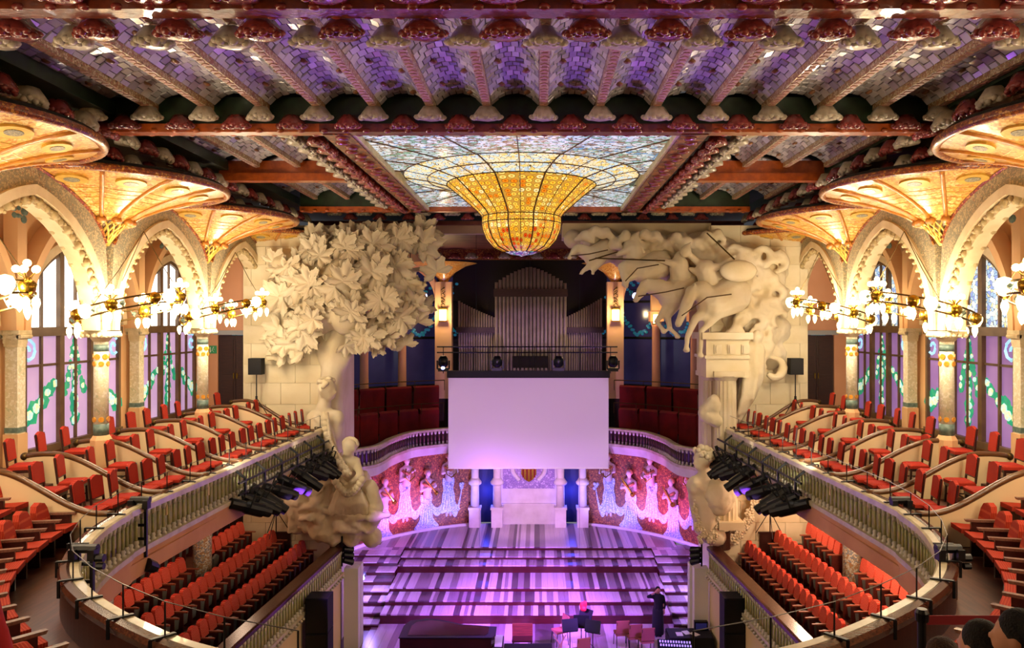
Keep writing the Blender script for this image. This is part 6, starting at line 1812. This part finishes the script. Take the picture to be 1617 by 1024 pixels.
# ------------------------------------------------------------------ lanterns, poles, loudspeakers
def make_lantern():
    t = thing('stage_lantern', 'x', 'spotlight', (0, 0, 0), group='stage lanterns on the balcony bars')
    add('body', MB().tube([(0, -.32, 0), (0, -.05, 0), (0, .02, 0), (0, .34, 0)], [.10, .10, .125, .125], 12), M['can'], t)
    add('lens_tube', MB().tube([(0, .33, 0), (0, .5, 0)], .095, 12), M['dark'], t)
    add('yoke', MB().bar((-.16, 0, 0), (-.16, 0, .24), .03, .015).bar((.16, 0, 0), (.16, 0, .24), .03, .015).bar((-.16, 0, .24), (.16, 0, .24), .03, .015), M['dark'], t)
    add('clamp', MB().box((0, 0, .3), (.06, .05, .12)), M['dark'], t)
    return t
lant = make_lantern(); fl_l = [False]
for s in (-1, 1):
    bar = thing('lighting_bar', 'black lighting pipe hung on the outside of the %s balcony' % SIDE[s], 'pipe', (s * 6.6, 21.5, -4.0))
    A, B = Vector((s * 6.72, 18.4, -3.88)), Vector((s * 6.36, 25.4, -3.88))
    for dz in (0, -.28): add('pipe', MB().tube([A + Vector((0, 0, dz)), B + Vector((0, 0, dz))], .03, 8), M['dark'], bar, world=True)
    for k in range(6):
        p = A.lerp(B, (k + .3) / 6); add('bracket', MB().bar(p + Vector((s * .45, 0, .42)), p + Vector((0, 0, .06)), .05).bar(p + Vector((0, 0, .06)), p - Vector((0, 0, .34)), .05), M['dark'], bar, world=True)
    for k, f in enumerate((.04, .12, .2, .3, .44, .58, .66, .76, .84, .93)):
        p = A.lerp(B, f) + Vector((-s * .05, 0, -.62))
        o = place(lant, fl_l, p, 0, 'black stage lantern hanging from the %s balcony bar, %s from the viewer' % (SIDE[s], ORD[k + 1]))
        o.rotation_euler = (math.radians(-22 - 8 * (k % 3)), 0, s * (.7 + .25 * (k % 3))); o.scale = (1.35,) * 3
    for k, (px, py, D) in enumerate(((222, 800, 14.7), (135, 880, 11.3)) if s < 0 else ((1421, 800, 14.7), (1497, 880, 11.3))):
        b = P(px, py, D)
        t = thing('lantern_ladder', 'black upright lantern ladder clamped to the %s balcony, %s one' % (SIDE[s], ['farther', 'nearer'][k]), 'light stand', b)
        for q in (-.1, .1): add('upright', MB().bar((q, 0, .1), (q, 0, -1.0), .05), M['dark'], t)
        mb = MB()
        for q in range(4): mb.tube([(-.12, 0, -.1 - .26 * q), (.12, 0, -.1 - .26 * q)], .03, 6)
        add('rung', mb, M['dark'], t)
        add('clamp', MB().tube([(-.18, 0, .12), (.18, 0, .12)], .07, 8).box((-.14, -.05, .05), (.1, .14, .16)).box((.14, -.05, .05), (.1, .14, .16)), M['dark'], t)
        if k == 0:
            for q in (-.13, .13): add('lantern', MB().tube([(q, -.05, -1.1), (q + .05, .16, -1.22)], [.13, .11], 10), M['can'], t)
        else: add('knob', MB().tube([(.18, -.05, .0), (.3, -.05, .0)], .06, 8).tube([(.2, -.05, -.12), (.3, -.05, -.12)], .05, 8), M['dark'], t)
    # loudspeakers on tripods
    for nm, px, top, bot, D in (('upper', 405 if s < 0 else 1256, 566, 668, 26.0), ('lower', 436 if s < 0 else 1216, 752, 846, 26.0)):
        b = P(px, bot, D); tp = P(px, top, D)
        b = Vector((b.x, D, b.z)); h = tp.z - b.z
        st = thing('tripod_stand', 'black tripod stand for a loudspeaker in the %s %s gallery' % (nm, SIDE[s]), 'stand', b)
        add('pole', MB().tube([(0, 0, .1), (0, 0, h - .55)], .02, 8), M['dark'], st); add('collar', MB().tube([(0, 0, .8), (0, 0, .9)], .04, 8), M['dark'], st)
        for k in range(3):
            a_ = 2 * PI * k / 3 + .4; add('leg', MB().tube([(0, 0, .85), (.5 * math.cos(a_), .5 * math.sin(a_), 0)], .014, 6), M['dark'], st)
        sp_ = thing('loudspeaker', 'black loudspeaker on a tripod in the %s %s gallery' % (nm, SIDE[s]), 'loudspeaker', b + Vector((0, 0, h - .55)))
        add('cabinet', MB().bx(-.22, .22, -.18, .18, 0, .55), M['darkpaint'], sp_)
        add('grille', MB().bx(-.2, .2, -.2, -.18, .03, .52), M['dark'], sp_)
    x0, x1 = (487, 522) if s < 0 else (1140, 1173)
    D = 22.4; b = P((x0 + x1) / 2, 1010, D)
    ls = thing('loudspeaker_stack', 'tall black loudspeaker tower in front of the %s gallery wall' % SIDE[s], 'loudspeaker', (b.x, D, FLOOR))
    w_ = (x1 - x0) * D / FPX / 2
    for z0, z1 in ((0, 1.0), (1.02, 2.02), (2.04, 3.04)):
        c = add('cabinet', MB().bx(-w_, w_, -.3, .3, z0, z1), M['darkpaint'], ls); add('grille', MB().bx(-w_ + .03, w_ - .03, -.32, -.3, z0 + .03, z1 - .03), M['dark'], c)
    e = P(540 if s < 0 else 1108, 890, 25.6)
    fl2 = thing('edge_lanterns', 'small cluster of black lanterns at the stage end of the lower %s balustrade' % SIDE[s], 'spotlight', e)
    add('pole', MB().tube([(0, 0, -.1), (0, 0, .9)], .03, 6), M['dark'], fl2)
    for k in range(3): add('lantern', MB().tube([(-s * .05, 0, .1 + .18 * k), (-s * .3, .2, -.02 + .2 * k)], [.09, .12], 10), M['can'], fl2)
    cur = thing('curved_screen', 'low dark curved screen at the stage end of the lower %s gallery' % SIDE[s], 'screen', P(533 if s < 0 else 1140, 870, 25.7))
    add('panel', MB().lathe([(.35, 0), (.35, .6), (.32, .62), (.32, 0)], 10, (0, .3, 0), -PI * .8, 0), M['doorbrown'], cur)
    sl = P(558 if s < 0 else 1105, 929, 29.5)
    sl = thing('step_light', 'bright small lamp shining beside the %s stage steps' % SIDE[s], 'lamp', (s * 6.25, 29.2, -9.9))
    add('lens', MB().ball((0, -.1, .2), (.14, .06, .1), 10, 6), M['spotlens'], sl); add('housing', MB().tube([(0, -.08, .2), (0, .2, .24)], .13, 10), M['can'], sl); add('stand', MB().bx(-.04, .04, 0, .08, -.4, .15), M['dark'], sl)
b = P(334, 553, 27.2)
ex = thing('exit_sign', 'small green emergency exit sign beside the left gallery door', 'sign', (-11.2, 27.55, b.z))
add('plate', MB().bx(-.13, .13, 0, .03, -.14, .14), mat('exit_green', '#2f7a4a', .5, emit=.3), ex)
add('pictogram', MB().ball((.02, -.005, .08), (.02, .008, .02), 6, 4).bar((.0, -.005, .05), (-.02, -.005, -.02), .035, .006).bar((-.02, -.005, -.02), (.04, -.005, -.09), .02, .006).bar((-.02, -.005, -.02), (-.08, -.005, -.07), .02, .006).bar((0, -.005, .04), (.06, -.005, 0), .015, .006).bar((-.09, -.005, .09), (-.09, -.005, -.1), .03, .006), M['white'], ex)

# ------------------------------------------------------------------ things on the stage
def chair_stage(loc, rz, label):
    t = thing('stage_chair', label, 'chair', loc, rz, group='chairs on the stage')
    m = mat('stage_chair_fabric', '#a05a4a', .8) if 'scf' not in M else M['scf']; M['scf'] = m
    add('seat', MB().bx(-.22, .22, -.2, .22, .43, .49), m, t); add('backrest', MB().box((0, -.22, .74), (.44, .05, .42), 0, .12), m, t)
    for a_, b_ in ((-1, -1), (1, -1), (-1, 1), (1, 1)): add('leg', MB().tube([(a_ * .2, b_ * .18, .44), (a_ * .21, b_ * .23, 0)], .014, 6), M['dark'], t)
    add('back_post', MB().tube([(-.2, -.18, .44), (-.2, -.26, .92)], .014, 6).tube([(.2, -.18, .44), (.2, -.26, .92)], .014, 6), M['dark'], t)
def SF(px, py): return P(px, py, -(FLOOR + .02) * FPX / (py - VPY))
S0 = FLOOR + .02
chair_stage((P(884, 1000, 26.2).x, 26.2, S0), 2.0, 'wine red chair standing behind the music stands')
for k, px in enumerate((981, 995, 1008)): chair_stage((P(px, 1000, 26.0 - .22 * k).x + .12 * k, 26.0 - .3 * k, S0), .9 + 3.14 - 3.9, 'wine red stage chair in the row of three, %s from the left' % ORD[k + 1])
chair_stage((P(918, 1020, 24.6).x, 24.6, S0), .3, 'wine red chair partly hidden under the music stands')
gp = thing('grand_piano', 'long dark grand piano with closed lid at the left front of the stage', 'piano', (P(712, 1010, 25.0).x, 25.1, S0))
out = [(-1.55, -.75), (1.35, -.75), (1.45, -.55), (1.45, .1), (.9, .2), (.3, .3), (-.3, .62), (-.9, .78), (-1.4, .6), (-1.55, .2)]
add('case', MB().prism(out, lambda u, v, t: (u, v, t), .62, .95), wood('piano_brown', '#2e150d', '#1e0d08', .15, 2, (1, 8, 8)), gp)
add('lid', MB().prism([(u * 1.02, v * 1.03) for u, v in out], lambda u, v, t: (u, v, t), .955, .985), M['dark'], gp)
add('lid_panel', MB().prism([(u * .85, v * .8) for u, v in out], lambda u, v, t: (u, v, t), .985, .995), M['piano'] if 'piano' in M else wood('piano_lid', '#3a1a10', '#26100a', .12, 2, (1, 8, 8)), gp)
add('keyboard', MB().bx(1.45, 1.68, -.7, .1, .66, .72), M['white'], gp); add('key_slip', MB().bx(1.4, 1.72, -.75, .14, .58, .66), M['dark'], gp)
for x, y in ((-1.3, .1), (1.2, -.6), (1.2, 0)): add('leg', MB().tube([(x, y, 0), (x, y, .62)], [.05, .08], 8), M['dark'], gp)
add('pedal_lyre', MB().bx(1.0, 1.15, -.4, -.2, .1, .62), M['dark'], gp)
pb = thing('piano_bench', 'black padded bench beside the grand piano', 'bench', (P(835, 1012, 24.8).x, 24.8, S0))
add('pad', MB().bx(-.8, .75, -.2, .2, .42, .52), M['darkpaint'], pb); [add('leg', MB().bar((x, y, 0), (x, y, .42), .05), M['dark'], pb) for x in (-.7, .65) for y in (-.15, .15)]
bx_ = thing('brown_case', 'brown wooden chair back behind the black bench', 'chair', (P(825, 1000, 25.8).x, 25.8, S0))
add('backrest', MB().bx(-.34, .34, -.04, .04, .45, .85), wood('case_brown', '#7a3c28', '#5c2a1c', .4), bx_); add('seat', MB().bx(-.34, .34, -.45, .0, .4, .46), M['darkwood'], bx_)
for x in (-.3, .3):
    for y in (-.4, 0): add('leg', MB().bar((x, y, 0), (x, y, .42), .04), M['darkwood'], bx_)
for k, (px, D) in enumerate(((900, 25.0), (918, 25.3), (936, 24.9), (925, 25.9))):
    x = P(px, 1000, D).x
    ms = thing('music_stand', 'black folding music stand at the stage front, %s' % ['leftmost', 'second from the left', 'rightmost', 'farthest back'][k], 'music stand', (x, D, S0), group='music stands')
    add('desk', MB().box((0, 0, 1.12), (.52, .03, .38), .2 - .3 * k, -.35), M['can'], ms); add('lip', MB().box((0, -.08, .94), (.5, .07, .02), .2 - .3 * k), M['can'], ms)
    add('pole', MB().tube([(0, 0, .1), (0, 0, 1.1)], .016, 6), M['dark'], ms)
    for q in range(3): a_ = 2 * PI * q / 3; add('leg', MB().tube([(0, 0, .3), (.28 * math.cos(a_), .28 * math.sin(a_), 0)], .011, 5), M['dark'], ms)
hr = thing('folded_red_cloth', 'bright red folded cloth lying on top of the rear music stand', 'cloth', (P(921, 965, 25.9).x, 25.85, S0 + 1.28))
add('cloth', organic(MB().ball((0, 0, .05), (.12, .1, .1), 8, 6).ball((.05, 0, .2), (.08, .06, .14), 8, 6).ball((-.06, 0, .16), (.07, .06, .12), 8, 6), .03, 1), mat('bright_red', '#d02430', .6), hr)
xf = thing('folding_stand', 'pale folding x shaped wooden stand beside the music stands', 'stand', (P(884, 1010, 25.0).x, 25.0, S0))
add('slat', MB().bar((-.25, 0, 0), (.2, 0, .8), .05, .03), mat('pale_wood', '#b98a70', .5), xf); add('slat', MB().bar((.25, .05, 0), (-.2, .05, .8), .05, .03), mat('pale_wood2', '#b98a70', .5), xf); add('slat', MB().bar((.0, .08, .0), (.12, .08, .75), .05, .03), mat('pale_wood3', '#b98a70', .5), xf)
tb = thing('equipment_table', 'table under black cloth with sheets of paper at the right of the stage', 'table', (P(1085, 1010, 25.3).x, 25.2, S0))
add('tabletop', MB().bx(-.65, .75, -.4, .4, .74, .78), M['darkpaint'], tb); add('cloth_skirt', MB().bx(-.66, .76, -.41, -.39, .12, .76).bx(-.67, -.65, -.4, .4, .12, .76).bx(.75, .77, -.4, .4, .12, .76), M['darkpaint'], tb)
for x in (-.6, .7):
    for y in (-.35, .35): add('leg', MB().bar((x, y, 0), (x, y, .75), .04), M['dark'], tb)
for k in range(3):
    pp = thing('paper_sheet', 'white paper sheet on the black table, %s from the left' % ORD[k + 1], 'paper', (P(1072 + 12 * k, 985, 25.2).x, 25.1 + .12 * (k % 2), S0 + .781))
    add('sheet', MB().box((0, 0, .004), (.21, .3, .006), .3 * k), M['white'], pp)
mo = thing('monitor_box', 'black electronic box with dark screen at the back of the equipment table', 'electronics', (P(1107, 980, 25.4).x, 25.45, S0 + .78))
add('case', MB().bx(-.22, .22, -.08, .08, 0, .3), M['can'], mo); add('display', MB().bx(-.18, .18, -.09, -.08, .05, .25), mat('dim_display', '#2a2a6a', .3, emit=.3), mo)
mx_ = thing('mixing_desk', 'black sloping mixing desk with lit keys in front of the table', 'mixing desk', (P(1065, 1015, 24.6).x, 24.5, S0 + .55))
add('panel', MB().box((0, 0, .1), (1.1, .45, .08), -.12, .35), M['can'], mx_)
for k in range(12):
    for j in range(2): add('key', MB().box((-.46 + k * .084, -.08 + j * .16 - k * .01, .17 + j * .05), (.045, .07, .03), -.12, .35), mat('lit_key', '#b9a0ff', .4, emit=.9) if 'key' not in M else M['key'], mx_); M['key'] = children(mx_)[-1].data.materials[0]
add('stand', MB().bar((-.4, 0, -.55), (-.4, 0, .08), .05).bar((.4, 0, -.55), (.4, 0, .08), .05), M['dark'], mx_)
for k, px in enumerate((757, 915)):
    p = P(px, 905, 31.7)
    mc = thing('hanging_microphone', 'microphone bar hanging on a thin cable over the stage, %s' % ['left one', 'right one'][k], 'microphone', p)
    add('bar', MB().tube([(-.2, 0, 0), (.25, 0, .02)], .02, 6), M['dark'], mc); add('cable', MB().tube([(0, 0, 0), (0, 0, 6.8)], .006, 4), M['dark'], mc); add('capsule', MB().tube([(.2, 0, 0), (.2, 0, -.18)], .025, 8), M['dark'], mc)

# ------------------------------------------------------------------ people
M['skin'] = mat('skin', '#c08a6c', .6); M['blackcloth'] = mat('black_clothes', '#101014', .85); M['hair_dark'] = mat('dark_hair', '#0a0806', .8, 0, '#140e0a', 40, bump=.8, bscale=90); M['hair_brown'] = mat('brown_hair', '#3a2212', .8, 0, '#4a2e1a', 40, bump=.8, bscale=90)
M['redcloth'] = mat('red_sweater', '#a80c18', .85); M['wine'] = mat('wine_clothes', '#5c1420', .85)
def hand(mb, w_, d, n, sc=1.0):
    """palm and five fingers; d = along the fingers, n = out of the palm"""
    d = Vector(d).normalized(); n = Vector(n).normalized(); sd = d.cross(n).normalized(); w_ = Vector(w_)
    mb.tapered(w_, w_ + d * .07 * sc, .028 * sc, .036 * sc, 6)
    for k, L_ in enumerate((.07, .08, .075, .06)):
        b0 = w_ + d * .08 * sc + sd * (k - 1.5) * .02 * sc; m_ = b0 + d * L_ * .5 * sc + n * .008; mb.chain([b0, m_, b0 + d * L_ * .85 * sc + n * .03 * sc], [.0095 * sc, .009 * sc, .008 * sc], 6)
    b0 = w_ + d * .03 * sc - sd * .035 * sc; mb.chain([b0, b0 - sd * .025 + d * .02, b0 - sd * .03 + d * .055], [.012 * sc, .011 * sc, .009 * sc], 6)
ps = thing('person', 'person in long black clothes standing on the stage with one hand raised to the face', 'person', (P(1039, 1000, 26.9).x, 26.9, S0))
mb = MB()
mb.ball((0, -.02, 1.57), (.085, .095, .115), 12, 8); mb.tapered((0, 0, 1.36), (0, 0, 1.5), .055, .05); mb.chain([(-.17, 0, 1.36), (0, 0, 1.34), (.17, 0, 1.36), (.24, .02, 1.1), (.2, -.08, .92)], [.045, .08, .045, .035, .03]); mb.chain([(-.17, 0, 1.36), (-.36, -.12, 1.4)], [.045, .036]); mb.chain([(0, 0, 1.34), (0, 0, .95), (-.08, 0, .5), (-.08, -.04, .06)], [.08, .09, .05, .035]); mb.chain([(0, 0, .95), (.08, 0, .5), (.08, -.04, .06)], [.08, .05, .035])
for k in (-1, 1): mb.ball((k * .085, 0, 1.56), (.015, .025, .035), 6, 4)
mb.tapered((0, -.1, 1.57), (0, -.12, 1.545), .012, .018, 6)
arm = [(-.17, 0, 1.36), (-.36, -.12, 1.4), (-.14, -.16, 1.56)]
hand(mb, (-.14, -.16, 1.56), (.9, .1, .35), (0, .6, 0), 1.0)
mb.tapered(arm[1], arm[2], .036, .028)
mb.chain([(.2, 0, 1.1), (.2, -.08, .92)], [.036, .03]); hand(mb, (.2, -.08, .9), (0, -.2, -1), (-1, 0, 0))
add('body', organic(mb, .012, 1), M['skin'], ps)
mb = MB(); mb.chain([(0, 0, 1.34), (0, .0, 1.15), (0, 0, .95)], [.17, .14, .17]); mb.tapered((-.16, 0, 1.36), (.16, 0, 1.36), .075, .075); mb.chain([arm[0], arm[1], (-.26, -.14, 1.47)], [.07, .055, .045]); mb.chain([(.17, 0, 1.36), (.24, .02, 1.1), (.21, -.06, .97)], [.07, .055, .045])
add('jacket', organic(mb, .025, 2), M['blackcloth'], ps)
mb = MB().lathe([(.16, .98), (.19, .85), (.2, .5), (.21, .08), (.0, .06)], 16, wob=lambda a: 1 + .05 * math.sin(5 * a)); add('long_skirt', mb, M['blackcloth'], ps, smooth=True)
add('shoes', MB().ball((-.08, -.06, .04), (.05, .12, .045), 8, 5).ball((.08, -.06, .04), (.05, .12, .045), 8, 5), M['dark'], ps, smooth=True)
mb = MB().ball((0, .02, 1.6), (.098, .105, .115), 12, 8).ball((0, .08, 1.52), (.09, .06, .12), 10, 6); add('hair', mb, M['hair_dark'], ps, smooth=True)
def seated(label, loc, rz, cloth, hairm, hair_long=True, hat=False, sc=1.0):
    t = thing('person', label, 'person', loc, rz)
    mb = MB()   # body faces +Y local; seat height .44
    mb.ball((0, .03, 1.14), (.085, .1, .12), 12, 9); mb.ball((0, .09, 1.08), (.05, .05, .05), 8, 6); mb.tapered((0, .12, 1.15), (0, .145, 1.115), .012, .02, 6); mb.tapered((0, 0, .95), (0, .01, 1.06), .055, .052)
    for k in (-1, 1): mb.ball((k * .085, .02, 1.13), (.015, .028, .038), 6, 5); mb.ball((k * .035, .115, 1.15), .014, 6, 4)
    mb.tapered((-.025, .125, 1.065), (.025, .125, 1.065), .011, .011, 6)
    for k in (-1, 1):
        mb.chain([(k * .24, .16, .6), (k * .1, .36, .56)], [.038, .03]); hand(mb, (k * .1, .36, .56), (-k * .5, .8, -.1), (0, 0, -1))
        mb.chain([(k * .12, .42, .3), (k * .12, .42, .06)], [.05, .035]); mb.chain([(0, 0, .98), (k * .2, 0, .86), (k * .26, .03, .64), (k * .24, .16, .6)], [.05, .045, .04, .036]); mb.chain([(0, 0, .95), (0, 0, .5), (k * .1, 0, .48), (k * .12, .4, .46), (k * .12, .42, .3)], [.1, .1, .08, .06, .05])
    add('body', organic(mb, .015, 1), M['skin'], t)
    mb = MB(); mb.chain([(0, 0, .86), (0, -.01, .65), (0, -.02, .48)], [.18, .17, .19]); mb.tapered((-.17, 0, .9), (.17, 0, .9), .08, .08)
    for k in (-1, 1):
        mb.chain([(k * .2, 0, .88), (k * .27, .03, .64), (k * .2, .24, .58)], [.08, .06, .045])
        mb.chain([(k * .1, -.02, .48), (k * .12, .4, .48), (k * .12, .43, .28)], [.12, .09, .07])
    add('clothes', organic(mb, .03, 2), cloth, t)
    add('shoes', MB().ball((-.12, .47, .045), (.05, .13, .05), 8, 5).ball((.12, .47, .045), (.05, .13, .05), 8, 5), M['dark'], t, smooth=True)
    mb = MB().ball((0, .0, 1.18), (.105, .115, .115), 12, 8).ball((0, -.05, 1.1), (.1, .08, .14), 10, 7)
    if hair_long: mb.ball((0, -.08, .98), (.12, .06, .16), 10, 7)
    add('hair', organic(mb, .02, 1), hairm, t)
    return t
def step_z(y): return CIRF + .36 * 6 if y < 1 else CIRF + .36 * max(1, min(6, int((7.4 - .17 - y) / .9)))
aud = thing('floor_viewer', 'raised step under the people in the foreground', 'floor', (2.5, 3.6, -3.1), kind='structure')
def aud_chair(x, y, z, label): return copy_tree(cs, (x, y, z), 0, label)
b1 = P(1552, 985, 4.4); b2 = P(1612, 968, 4.2); b3 = P(1490, 1012, 4.9)
for b_, lab, cl_, hm_, rz, hl in ((b1, 'person with long black hair seen from behind at the lower right edge', M['wine'], M['hair_dark'], .5, True),
                              (b2, 'person with black hair looking left at the right edge', M['wine'], M['hair_dark'], 1.0, True),
                              (b3, 'person with brown hair at the bottom right beside the rope', M['blackcloth'], M['hair_brown'], .2, False)):
    z = b_.z - 1.27
    seated(lab, (b_.x, b_.y, z), rz, cl_, hm_, hl)
    add('tread', MB().bx(b_.x - .45, b_.x + .45, b_.y - .4, b_.y + .6, z - .5, z), M['floor_wood'], aud, world=True)
    stl = thing('bench_seat', 'dark seat under the %s' % ' '.join(lab.split()[:5]), 'seat', (b_.x, b_.y - .05, z), rz)
    add('pad', MB().bx(-.22, .22, -.22, .22, .28, .35), M['circle_fabric'], stl); add('support', MB().bx(-.2, .2, -.2, .2, 0, .28), M['darkwood'], stl)
rb = P(-118, 930, 3.2)
seated('person in a bright red sweater cut off by the left edge', (rb.x - .02, rb.y, rb.z - .98), .45, M['redcloth'], M['hair_brown'], False)
add('tread', MB().bx(rb.x - .5, rb.x + .4, rb.y - .4, rb.y + .6, rb.z - 1.48, rb.z - .98), M['floor_wood'], aud, world=True)
stl = thing('bench_seat', 'dark seat under the person in the red sweater', 'seat', (rb.x, rb.y - .05, rb.z - .98), -.3)
add('pad', MB().bx(-.22, .22, -.22, .22, .28, .35), M['circle_fabric'], stl); add('support', MB().bx(-.2, .2, -.2, .2, 0, .28), M['darkwood'], stl)
# rope barrier
b = P(1456, 962, 6.3)
ro = thing('barrier_post', 'black post with red belt barrier in front of the people at the lower right', 'barrier', (b.x, b.y, b.z - 1.0))
add('post', MB().tube([(0, 0, 0), (0, 0, .95)], .035, 12).lathe([(.17, 0), (.17, .03), (.05, .06)], 16), M['dark'], ro)
add('cap', MB().lathe([(.05, .9), (.055, .97), (.04, 1.0), (0, 1.0)], 12), M['can'], ro)
add('belt', MB().bx(.03, 1.9, -.004, .004, .87, .945), mat('red_belt', '#8a1420', .7), ro)

# ------------------------------------------------------------------ lift the whole place so that the hall floor is z = 0
for o in list(SC.objects):
    if o.parent is None: o.location.z += -FLOOR
